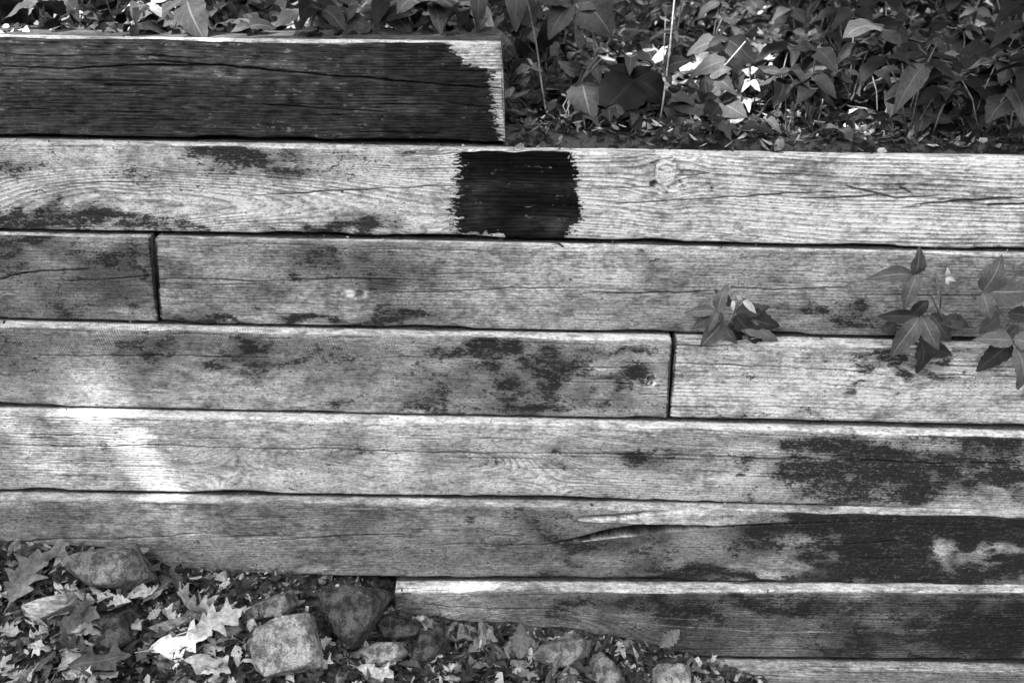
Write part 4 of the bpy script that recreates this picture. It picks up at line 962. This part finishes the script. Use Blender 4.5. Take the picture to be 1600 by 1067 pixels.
# striated chunk of old wood, and a strip of bark
def wood_material():
    k = NT('old_wood_chunk'); tc = k.n('ShaderNodeTexCoord')
    a = k.noise(tc.outputs['Object'], 1, 4, 0.6, (40, 40, 420)); b = k.noise(tc.outputs['Object'], 1, 3, 0.6, (120, 120, 260))
    k.color(k.math('MULTIPLY', k.math('MULTIPLY_ADD', a, 0.42, 0.06), k.math('MULTIPLY_ADD', b, 0.9, 0.5))); k.bump(a, 0.006, 0.8); k.rough(0.9, 0.1)
    return k.m
MAT_CHUNK = wood_material()
o = stone('striated chunk of weathered wood tilted among dry leaves', [(33, 947), (60, 936), (108, 925), (122, 936), (118, 948), (60, 977), (48, 968)], 0.012, 0.045, MAT_CHUNK, 21, 18, name='wood_chunk')
o = stone('long strip of dark bark above the pale leaf pile', [(214, 990), (240, 978), (290, 961), (298, 968), (270, 985), (220, 1003)], 0.012, 0.02, MAT_CHUNK, 22, 12, name='bark_strip')

# ------------------------------------------------------------------ fallen leaves in front of the wall
def fl(px, py, size, yaw, tilt, roll, mat, label, var, lift=0.012):
    h = ground_hit(px, py)
    return dry_leaf((h[0], h[1], h[2] + lift * 0.8), size * 0.78, math.radians(yaw), math.radians(tilt), math.radians(roll), mat, label, None, var)
fl(108, 895, 0.055, 75, -70, 10, 'p', 'pale leaf standing upright left of the rounded stone', 7, 0.02)
fl(55, 985, 0.075, -60, 10, 25, 'p', 'pale forked dry leaf lying below the wood chunk', 0, 0.016)
fl(118, 1000, 0.10, -62, 15, 20, 'p', 'pale lobed leaf leaning beside the three-cornered stone', 1, 0.02)
fl(190, 950, 0.095, -160, -8, 15, 'p', 'pale lobed leaf bridging below the rounded stone', 2, 0.022)
fl(235, 1030, 0.13, 15, -5, 30, 'p', 'broad pale leaf at the left of the bright leaf pile', 3, 0.022)
fl(300, 1010, 0.12, 25, -10, 25, 'p', 'broad pale curled leaf on top of the bright leaf pile', 4, 0.03)
fl(330, 985, 0.10, 160, -10, 25, 'p', 'pale lobed leaf at the upper end of the bright leaf pile', 5, 0.024)
fl(290, 1045, 0.12, -20, 0, 25, 'p', 'pale leaf at the front of the bright leaf pile', 6, 0.026)
fl(380, 1050, 0.10, 70, 5, 25, 'p', 'white leaf left of the flat-faced stone at the bottom edge', 0, 0.026)
fl(20, 960, 0.13, 80, -25, 20, 'm', 'large grey leaf at the left frame edge', 4, 0.02)
fl(45, 900, 0.11, 20, -25, 30, 'm', 'grey leaf resting on the timber at the left', 6, 0.02)
fl(110, 1055, 0.13, 10, -5, 28, 'm', 'broad leaf at the bottom left edge', 3, 0.02)
fl(95, 1000, 0.09, 40, -15, 30, 'm', 'grey leaf under the pale forked leaf', 5, 0.012)
fl(690, 1035, 0.075, 100, -20, 30, 'm', 'grey leaf standing right of the small dark stone', 1, 0.016)
fl(730, 1030, 0.075, 40, -10, 25, 'm', 'curled leaf pile top below the lower timber', 2, 0.016)
fl(790, 990, 0.06, -10, -5, 25, 'p', 'pale spiky leaf against the lower timber', 0, 0.010)
fl(812, 1040, 0.085, 85, -40, 10, 'm', 'tall grey leaf left of the block-shaped stone', 9, 0.02)
fl(975, 1035, 0.05, 120, -30, 20, 'p', 'small pale leaf right of the upright stone', 8, 0.012)
fl(1030, 1022, 0.06, 35, -20, 30, 'm', 'curled leaf above the pale rounded stone', 7, 0.02)
fl(560, 1050, 0.09, -20, 0, 25, 'p', 'pale leaf in front of the low pale stone at the bottom edge', 3, 0.012)
fl(270, 905, 0.035, 60, -60, 20, 'm', 'small upright leaf under the timber edge right of the rounded stone', 8, 0.008)
LAND = [(165, 888, 'rounded stone'), (78, 950, 'striated wood chunk'), (175, 988, 'three-cornered stone'), (415, 950, 'grey stone under the gap'), (447, 1008, 'flat-faced pale stone'), (548, 962, 'dark tapering stone'), (620, 982, 'dark oval stone'),
        (598, 1024, 'low pale stone'), (665, 1014, 'small leaf-covered stone'), (875, 1020, 'block-shaped stone'), (945, 1050, 'upright grey stone'), (1050, 1062, 'pale rounded stone'), (255, 985, 'dark bark strip'), (290, 1035, 'bright leaf pile'), (30, 1040, 'bottom left corner'), (760, 1000, 'spiky leaf at the lower timber')]
def front_label(px, py, m):
    b_ = min(LAND, key=lambda q: (q[0] - px) ** 2 + (q[1] - py) ** 2)
    side = ('left of' if px < b_[0] else 'right of') if abs(px - b_[0]) > abs(py - b_[1]) else ('behind' if py < b_[1] else 'in front of')
    return '%s dry leaf lying loose %s the %s' % ({'p': 'pale', 'm': 'mid-grey', 'd': 'dark'}[m], side, b_[2])
def front_leaf(px, py, sc, mats):
    m_ = RNG.choice(mats)
    h = ground_hit(px, py)
    dry_leaf((h[0], h[1], h[2] + RNG.uniform(0.004, 0.020)), sc * RNG.uniform(0.55, 1.05), RNG.uniform(0, 6.28), RNG.uniform(-.3, .3), RNG.uniform(-.35, .45), m_,
             front_label(px, py, m_), 'loose dry leaves at the foot of the wall')
for i in range(56):
    px = RNG.uniform(-10, 240); py = RNG.uniform(880, 1075); front_leaf(px, py, 0.062, ['m', 'm', 'd', 'p', 'p'])
for i in range(30):
    px = RNG.uniform(200, 420); py = RNG.uniform(985, 1080); front_leaf(px, py, 0.065, ['m', 'p', 'p', 'd'])
for i in range(16):
    px = RNG.uniform(220, 400); py = RNG.uniform(925, 985); front_leaf(px, py, 0.035, ['m', 'd', 'd', 'p'])
for i in range(22):
    px = RNG.uniform(480, 700); py = RNG.uniform(1015, 1085); front_leaf(px, py, 0.055, ['m', 'p', 'p', 'd'])
for i in range(40):
    px = RNG.uniform(680, 1010); py = RNG.uniform(1003 + max(0, (px - 850) * 0.12), 1090); front_leaf(px, py, 0.05, ['m', 'm', 'd', 'p'])
for i in range(14):
    px = RNG.uniform(1000, 1130); py = RNG.uniform(1040, 1090); front_leaf(px, py, 0.035, ['m', 'd', 'p'])

# ------------------------------------------------------------------ loose crumbs, needles and leaf bits (uncountable)
def bits(name, pts, sizes, label, mats_mix, flat=0.5):
    """one mesh of small curled flakes; three material slots"""
    n = len(pts); rg = np.random.default_rng(len(pts))
    tpl = np.array([(-0.5, -0.2, 0.05), (0.0, -0.32, 0.0), (0.5, -0.12, 0.10), (0.55, 0.15, 0.12), (0.05, 0.30, -0.02), (-0.5, 0.18, 0.0), (0, 0, 0.12)])
    tf = np.array([(0, 1, 6), (1, 2, 6), (2, 3, 6), (3, 4, 6), (4, 5, 6), (5, 0, 6)])
    yaw = rg.uniform(0, 6.28, n); ti = rg.normal(0, flat, n); ro = rg.normal(0.25, flat, n)
    asp = rg.uniform(0.35, 1.3, n)
    V = np.repeat(tpl[None], n, 0) * (1 + rg.normal(0, 0.18, (n, 7, 1)))
    V[:, :, 1] *= asp[:, None]; V *= sizes[:, None, None]
    c, s = np.cos(ro)[:, None], np.sin(ro)[:, None]; y = V[..., 1] * c - V[..., 2] * s; z = V[..., 1] * s + V[..., 2] * c
    c, s = np.cos(ti)[:, None], np.sin(ti)[:, None]; x = V[..., 0] * c + z * s; z = -V[..., 0] * s + z * c
    c, s = np.cos(yaw)[:, None], np.sin(yaw)[:, None]; x, y = x * c - y * s, x * s + y * c
    V = np.stack([x, y, z], -1) + pts[:, None, :]
    F = (tf[None] + (np.arange(n) * 7)[:, None, None]).reshape(-1, 3)
    me = np_mesh(name, V.reshape(-1, 3), F)
    for m in (MAT_BIT_D, MAT_BIT_M, MAT_BIT_P): me.materials.append(m)
    mi = rg.choice(3, n, p=mats_mix); me.polygons.foreach_set('material_index', np.repeat(mi, 6).astype(np.int32))
    o = link(bpy.data.objects.new(name, me)); tag(o, label, kind='stuff'); o['category'] = 'litter'; return o
MAT_BIT_D = simple_material('litter_dark', 0.02, 0.07, 90); MAT_BIT_M = simple_material('litter_grey', 0.10, 0.22, 90); MAT_BIT_P = simple_material('litter_pale', 0.34, 0.55, 90)
n = 9000
fx = NP.uniform(-0.95, 0.45, n); fy = -0.10 - 0.34 * NP.random(n); k = fx > at(617, 960, -0.15)[0]; fy = np.where(k, np.minimum(fy, -0.158), fy)
k2 = (~k) & (fx < at(215, 880, -0.13)[0]); fy = np.where(k2, np.minimum(fy, -0.128), fy)
pts = np.stack([fx, fy, gz(fx, fy) + NP.uniform(0.0, 0.010, n)], -1)
bits('leaf_litter', pts, NP.uniform(0.003, 0.016, n) * (0.6 + 0.8 * NP.random(n) ** 3), 'crumbled leaf litter and mulch at the foot of the wall', [0.62, 0.28, 0.10])
n = 2600
fx = NP.uniform(-0.95, 0.40, n); fy = -0.13 - 0.30 * NP.random(n); fy = np.where(fx > at(617, 960, -0.15)[0], np.minimum(fy, -0.17), fy)
kk = (fx > at(240, 930, -0.15)[0]) & (fx < at(640, 930, -0.15)[0]) & (fy > -0.2) & (NP.random(n) < 0.8); fx = fx[~kk]; fy = fy[~kk]; n = len(fx)
pts = np.stack([fx, fy, gz(fx, fy) + NP.uniform(0.002, 0.014, n)], -1)
bits('leaf_litter', pts, NP.uniform(0.012, 0.034, n), 'crumpled broken dry leaves carpeting the foot of the wall', [0.58, 0.30, 0.12], flat=0.6)
n = 9000
bx = NP.uniform(-1.6, 2.1, n); by = 0.15 + 2.4 * NP.random(n) ** 1.4
pts = np.stack([bx, by, hz(bx, by) + NP.uniform(0.002, 0.02, n)], -1)
bits('leaf_litter', pts, NP.uniform(0.010, 0.05, n), 'mat of dry leaf litter covering the slope behind the wall', [0.66, 0.26, 0.08])
n = 1500
bx = NP.uniform(XEND + 0.01, 1.2, n); by = -STEP + 0.008 + 0.16 * NP.random(n)
pts = np.stack([bx, by, Z2(bx, by) + NP.uniform(0.002, 0.010, n)], -1)
bits('leaf_litter', pts, NP.uniform(0.004, 0.022, n), 'crumbs and leaf bits on the bare ledge of the pale timber', [0.60, 0.30, 0.10])
n = 900
bx = NP.uniform(-1.1, XEND, n); by = 0.012 + 0.14 * NP.random(n)
pts = np.stack([bx, by, zf1(bx, by) - 0.012 * (bx + 0.2) + NP.uniform(0.002, 0.010, n)], -1)
bits('leaf_litter', pts, NP.uniform(0.005, 0.025, n), 'leaf bits on the top of the coated timber', [0.5, 0.32, 0.18])
# dry leaves on the slope
for i in range(110):
    Y = 0.16 + 1.9 * RNG.random() ** 1.3; X = at(RNG.uniform(780, 1330), 120, Y)[0]
    q_ = proj(np.array([X, Y, hill(X, Y)])); m_ = RNG.choice('pmmdd')
    seg = 'left of the drooping dark plant' if q_[0] < 880 else 'around the drooping dark plant' if q_[0] < 1030 else 'right of the tall stalk' if q_[0] < 1130 else 'beside the sunlit white leaf' if q_[0] < 1220 else 'around the dead stub'
    dry_leaf((X, Y, hill(X, Y) + RNG.uniform(0.004, 0.02)), RNG.uniform(0.05, 0.085), RNG.uniform(0, 6.28), RNG.uniform(-.4, .4), RNG.uniform(-.2, .6), m_,
             '%s dry leaf on the slope %s, %s' % ({'p': 'pale', 'm': 'mid-grey', 'd': 'dark'}[m_], seg, 'near the ledge' if Y < 0.5 else 'further up' if Y < 1.1 else 'far up'), 'dry leaves on the slope behind the wall')

# ------------------------------------------------------------------ trees
def tree(label, base, height, r, lean, limbs, crown_pts, leaf_size, seed):
    e = empty('tree', tuple(base)); tag(e, label, 'tree', None)
    rg = random.Random(seed); base = Vector(base); top = base + Vector(lean) + Vector((0, 0, height))
    P = [base.lerp(top, i / 10) + Vector((rg.uniform(-1, 1), rg.uniform(-1, 1), 0)) * 0.05 * (0 < i < 10) - Vector((0, 0, 0.08 if i == 0 else 0)) for i in range(11)]
    v, f = tube_arrays(P, [r * (1.25 - 0.9 * i / 10) if i else r * 1.45 for i in range(11)], 14)
    me = np_mesh('trunk', np.array(v), f); me.materials.append(MAT_BARK)
    o = link(bpy.data.objects.new('trunk', me), e); o.matrix_local = Matrix.Translation(-base)
    for a in limbs:
        for _try in range(40):      # limbs leave the openings in the crown free
            s = P[rg.randint(5, 9)]; t = Vector(a) + Vector((rg.uniform(-1, 1), rg.uniform(-1, 1), rg.uniform(-1, 1))) * 0.04 * _try; mid = s.lerp(t, 0.5) + Vector((0, 0, 0.3))
            smp = np.array([s.lerp(mid, q / 10) for q in range(11)] + [mid.lerp(t, q / 10) for q in range(11)])
            if all(np.linalg.norm((smp - g_) - ((smp - g_) @ SUN)[:, None] * SUN, axis=1).min() > 0.14 for g_, _ in GAPS[:12]): break
        tb = tubes('limb', [([s, mid, t], [r * 0.45, r * 0.3, r * 0.08])], MAT_BARK, e)
    n = len(crown_pts); rr = np.random.default_rng(seed)
    d1 = rr.normal(size=(n, 3)); d1 /= np.linalg.norm(d1, axis=1)[:, None]; d2 = rr.normal(size=(n, 3)); d2 -= (d2 * d1).sum(1)[:, None] * d1; d2 /= np.linalg.norm(d2, axis=1)[:, None]
    L = leaf_size * rr.uniform(0.7, 1.3, n)[:, None]
    V = np.stack([crown_pts - d1 * L * .5, crown_pts + d2 * L * .32, crown_pts + d1 * L * .5, crown_pts - d2 * L * .32], 1)
    me = np_mesh('crown', V.reshape(-1, 3), np.arange(n * 4).reshape(n, 4), smooth=False); me.materials.append(MAT_CANOPY)
    o = link(bpy.data.objects.new('crown', me), e); o.matrix_local = Matrix.Translation(-base)
    return e
# the tree whose crown shades the wall; gaps cut along sun rays place dapples
def pt(px, py, Y): return at(px, py, Y)
GAPS = [(pt(165, 600, YR(4)), 0.008), (pt(205, 695, YR(5)), 0.018), (pt(245, 750, YR(5)), 0.020), (pt(120, 648, YR(5)), 0.022), (pt(185, 652, YR(5)), 0.016), (pt(40, 690, YR(5)), 0.010), (pt(330, 540, YR(4)), 0.0), (pt(560, 330, YR(2)), 0.0), (pt(420, 330, YR(2)), 0.0),
        (pt(600, 656, YR(5)), 0.010), (pt(740, 920, YR(7)), 0.010), (pt(690, 915, YR(7)), 0.006), (pt(775, 815, YR(6)), 0.004),
        (pt(90, 20, 0.15), 0.122), (pt(60, 40, 0.15), 0.105), (pt(110, 5, 0.2), 0.105), (pt(230, 20, 0.3), 0.088), (pt(330, 30, 0.1), 0.088), (pt(490, 30, 0.3), 0.071), (pt(200, 40, 0.156), 0.088), (pt(280, 45, 0.122), 0.071), (pt(420, 35, 0.15), 0.071), (pt(630, 45, 0.1), 0.045),
        (pt(1175, 130, 0.160), 0.083), (pt(1160, 150, 0.160), 0.056), (pt(1310, 185, 0.080), 0.043), (pt(1370, 88, 0.240), 0.043), (pt(960, 170, 0.200), 0.043), (pt(1005, 75, 0.400), 0.056), (pt(920, 180, 0.160), 0.043),
        (pt(300, 1020, -0.25), 0.002), (pt(350, 1055, -0.27), 0.004), (pt(240, 1040, -0.25), 0.0), (pt(560, 1050, -0.25), 0.004), (pt(450, 1040, -0.25), 0.0), (pt(150, 970, -0.2), 0.01)]
for x, y in ((1090, 130), (1200, 90), (1230, 60), (1010, 100), (980, 60), (1260, 120), (1240, 200), (1350, 190), (1500, 70), (1560, 60), (1070, 10), (1100, 20), (1130, 30), (1160, 15), (1190, 25), (1060, 50), (1110, 55), (1150, 60), (1330, 15), (1300, 20), (1420, 20), (1540, 20), (1410, 35), (1480, 35)):
    h = hill_hit(x, y); GAPS.append((h, 0.065 if x < 1250 else 0.045))
n = 30000
tg = np.stack([NP.uniform(-1.5, 1.7, n), NP.uniform(-0.7, 3.4, n), NP.uniform(0.0, 1.1, n)], -1)
cp = tg + SUN[None] * NP.uniform(4.2, 6.6, n)[:, None]
keep = np.ones(n, bool)
for p, r in GAPS:
    q = cp - p; s = q @ SUN; d = np.linalg.norm(q - s[:, None] * SUN, axis=1); keep &= d > r + 0.03
cp = cp[keep]
cc = cp.mean(0)
base = (-3.3, -1.9, float(gz(-3.3, -1.9)))
tree('leafy tree beyond the left of the frame whose crown dapples the wall with sun', base, 5.4, 0.14, (0.7, 0.5, 0), [tuple(cc + NP.normal(0, 0.9, 3)) for _ in range(9)], cp, 0.12, 5)
# forest crowns above the slope
def crown(cx, cyy, cz, rx, ry, rz, n, seed):
    rr = np.random.default_rng(seed); d = rr.normal(size=(n, 3)); d /= np.linalg.norm(d, axis=1)[:, None]
    p = d * (rr.random(n) ** 0.45)[:, None] * np.array([rx, ry, rz]) + np.array([cx, cyy, cz])
    return p
def not_in_sun(p):
    k = np.ones(len(p), bool)
    for g, r in GAPS:
        q = p - g; s = q @ SUN; d = np.linalg.norm(q - s[:, None] * SUN, axis=1); k &= ~((d < r + 0.05) & (s > 0))
    return p[k]
tA = at(-24, 40, 0.19)
tree('dark trunk of a tree at the top left frame edge', (tA[0], 0.19, hill(tA[0], 0.19)), 4.2, 0.045, (0.1, 0.4, 0), [(-0.3, 1.2, 4.2), (-1.8, 1.0, 4.4), (-0.6, 2.6, 4.6)], not_in_sun(crown(-0.7, 1.9, 3.8, 2.0, 1.7, 1.2, 7000, 61)), 0.14, 61)
tB = at(1585, 30, 1.1)
tree('dark trunk of a tree in the shade at the top right corner', (tB[0] + 0.05, 1.1, hill(tB[0], 1.1)), 4.4, 0.075, (0.0, 0.3, 0), [(1.6, 2.0, 4.6), (0.8, 1.4, 4.3), (2.2, 1.2, 4.4)], not_in_sun(crown(1.3, 1.9, 3.0, 2.0, 1.6, 1.0, 10000, 62)), 0.14, 62)
tC = at(1388, 10, 1.7)
tree('dark trunk of a tree deeper in the thicket at the upper right', (tC[0], 1.7, hill(tC[0], 1.7)), 4.8, 0.05, (0.1, 0.5, 0), [(0.6, 3.0, 5.0), (1.4, 3.4, 5.0)], not_in_sun(crown(0.9, 3.4, 4.4, 2.6, 2.0, 1.6, 8000, 63)), 0.15, 63)

# unseen trees added round the clearing to block low sky light
for i, (x, y, w, what) in enumerate(((-6.5, -5.0, 2.2, 'on the far left of'), (-3.0, -7.0, 2.2, 'left of the middle of'), (0.6, -7.6, 2.3, 'at the middle of'), (4.2, -6.6, 2.3, 'right of the middle of'), (6.8, -3.4, 2.3, 'on the far right of'), (7.2, 0.6, 2.2, 'nearest the wall at the right of'))):
    b_ = (x, y, float(gz(x, y)))
    tree('unseen dense tree %s the clearing, added to block low sky' % what, b_, 4.0, 0.12, (0.1, 0.1, 0), [(x + 0.9, y, 3.2), (x - 0.8, y + 0.4, 3.4)], crown(x, y, 2.2, w, 1.2, 2.3, 2600, 80 + i), 0.42, 80 + i)

# ------------------------------------------------------------------ small strands and stray bits
def strand(name, label, pts, r, mat, cat):
    o = tubes(name, [(pts, r)], mat); tag(o, label, cat); return o
strand('twig', 'short dark curved twig on the timber joint below the painted square', [at(855, 377, YR(3) - 0.004), at(872, 380, YR(3) - 0.006), at(881, 386, YR(3) - 0.008)], [0.0008, 0.0018, 0.0014], MAT_BARK, 'twig')
strand('dry_stem', 'pale thin dry stalk across the wall joint right of the small seedling', [at(1150, 534, YR(4) - 0.003), at(1172, 530, YR(4) - 0.008), at(1190, 526, YR(4) - 0.010)], 0.0008, MAT_STEM_PALE, 'stem')
strand('dry_stem', 'cut upright stub of a dead stalk behind the ledge', [at(1240, 236, 0.06), at(1239, 180, 0.05), at(1237, 132, 0.045)], [0.0035, 0.0032, 0.003], MAT_BARK, 'stem')
strand('dry_stem', 'thin curved stalk looping across the pale flat-faced stone', [at(400, 985, -0.245), at(415, 995, -0.25), at(420, 1015, -0.255), at(410, 1028, -0.258), at(396, 1030, -0.258)], 0.0009, MAT_STEM_PALE, 'stem')
o = bpy.data.objects.new('petal', with_mat(_base[2], MAT_LEAF_PALE)); link(o); tag(o, 'tiny white petal stuck to the pale timber under the small seedling', 'petal')
p = at(1113, 589, YR(4) - 0.004); q = at(1122, 580, YR(4) - 0.005); x = Vector(q - p); L = x.length; x.normalize(); z = Vector((0, -1, 0.2)); z = (z - x * z.dot(x)).normalized(); y = z.cross(x)
m = Matrix.Identity(4)
for i in range(3): m[i][0], m[i][1], m[i][2], m[i][3] = x[i] * L, y[i] * L * 1.2, z[i] * L * 0.5, p[i]
o.matrix_world = m
# crumbs on the ledges between the rows
rows = [(2, -1.0, XEND), (3, -0.9, 0.95), (4, -0.95, 0.95), (5, -0.95, 0.95), (6, -0.95, 0.95), (7, -0.2, 0.95), (8, 0.35, 0.95)]
EDGE = {2: [(200, 226), (1300, 244)], 3: [(300, 374), (1300, 393)], 4: [(200, 512), (1300, 537)], 5: [(200, 650), (1300, 676)], 6: [(200, 781), (1300, 803)], 7: [(700, 925), (1300, 929)], 8: [(1140, 1044), (1300, 1048)]}
P_ = []; S_ = []
for r_, a, b in rows:
    (x1, y1), (x2, y2) = EDGE[r_]; Yr = YR(r_); p1 = at(x1, y1, Yr); p2 = at(x2, y2, Yr)
    m_ = 90 if r_ < 7 else 160
    xx = NP.uniform(a, b, m_); zz = p1[2] + (p2[2] - p1[2]) * (xx - p1[0]) / (p2[0] - p1[0])
    P_.append(np.stack([xx, Yr + NP.uniform(0.004, 0.026, m_), zz + NP.uniform(0.0005, 0.003, m_)], -1)); S_.append(0.0015 + 0.006 * NP.random(m_) ** 3)
bits('ledge_crumbs', np.concatenate(P_), np.concatenate(S_), 'wood crumbs and leaf bits lying on the narrow ledges between timbers', [0.35, 0.35, 0.30])
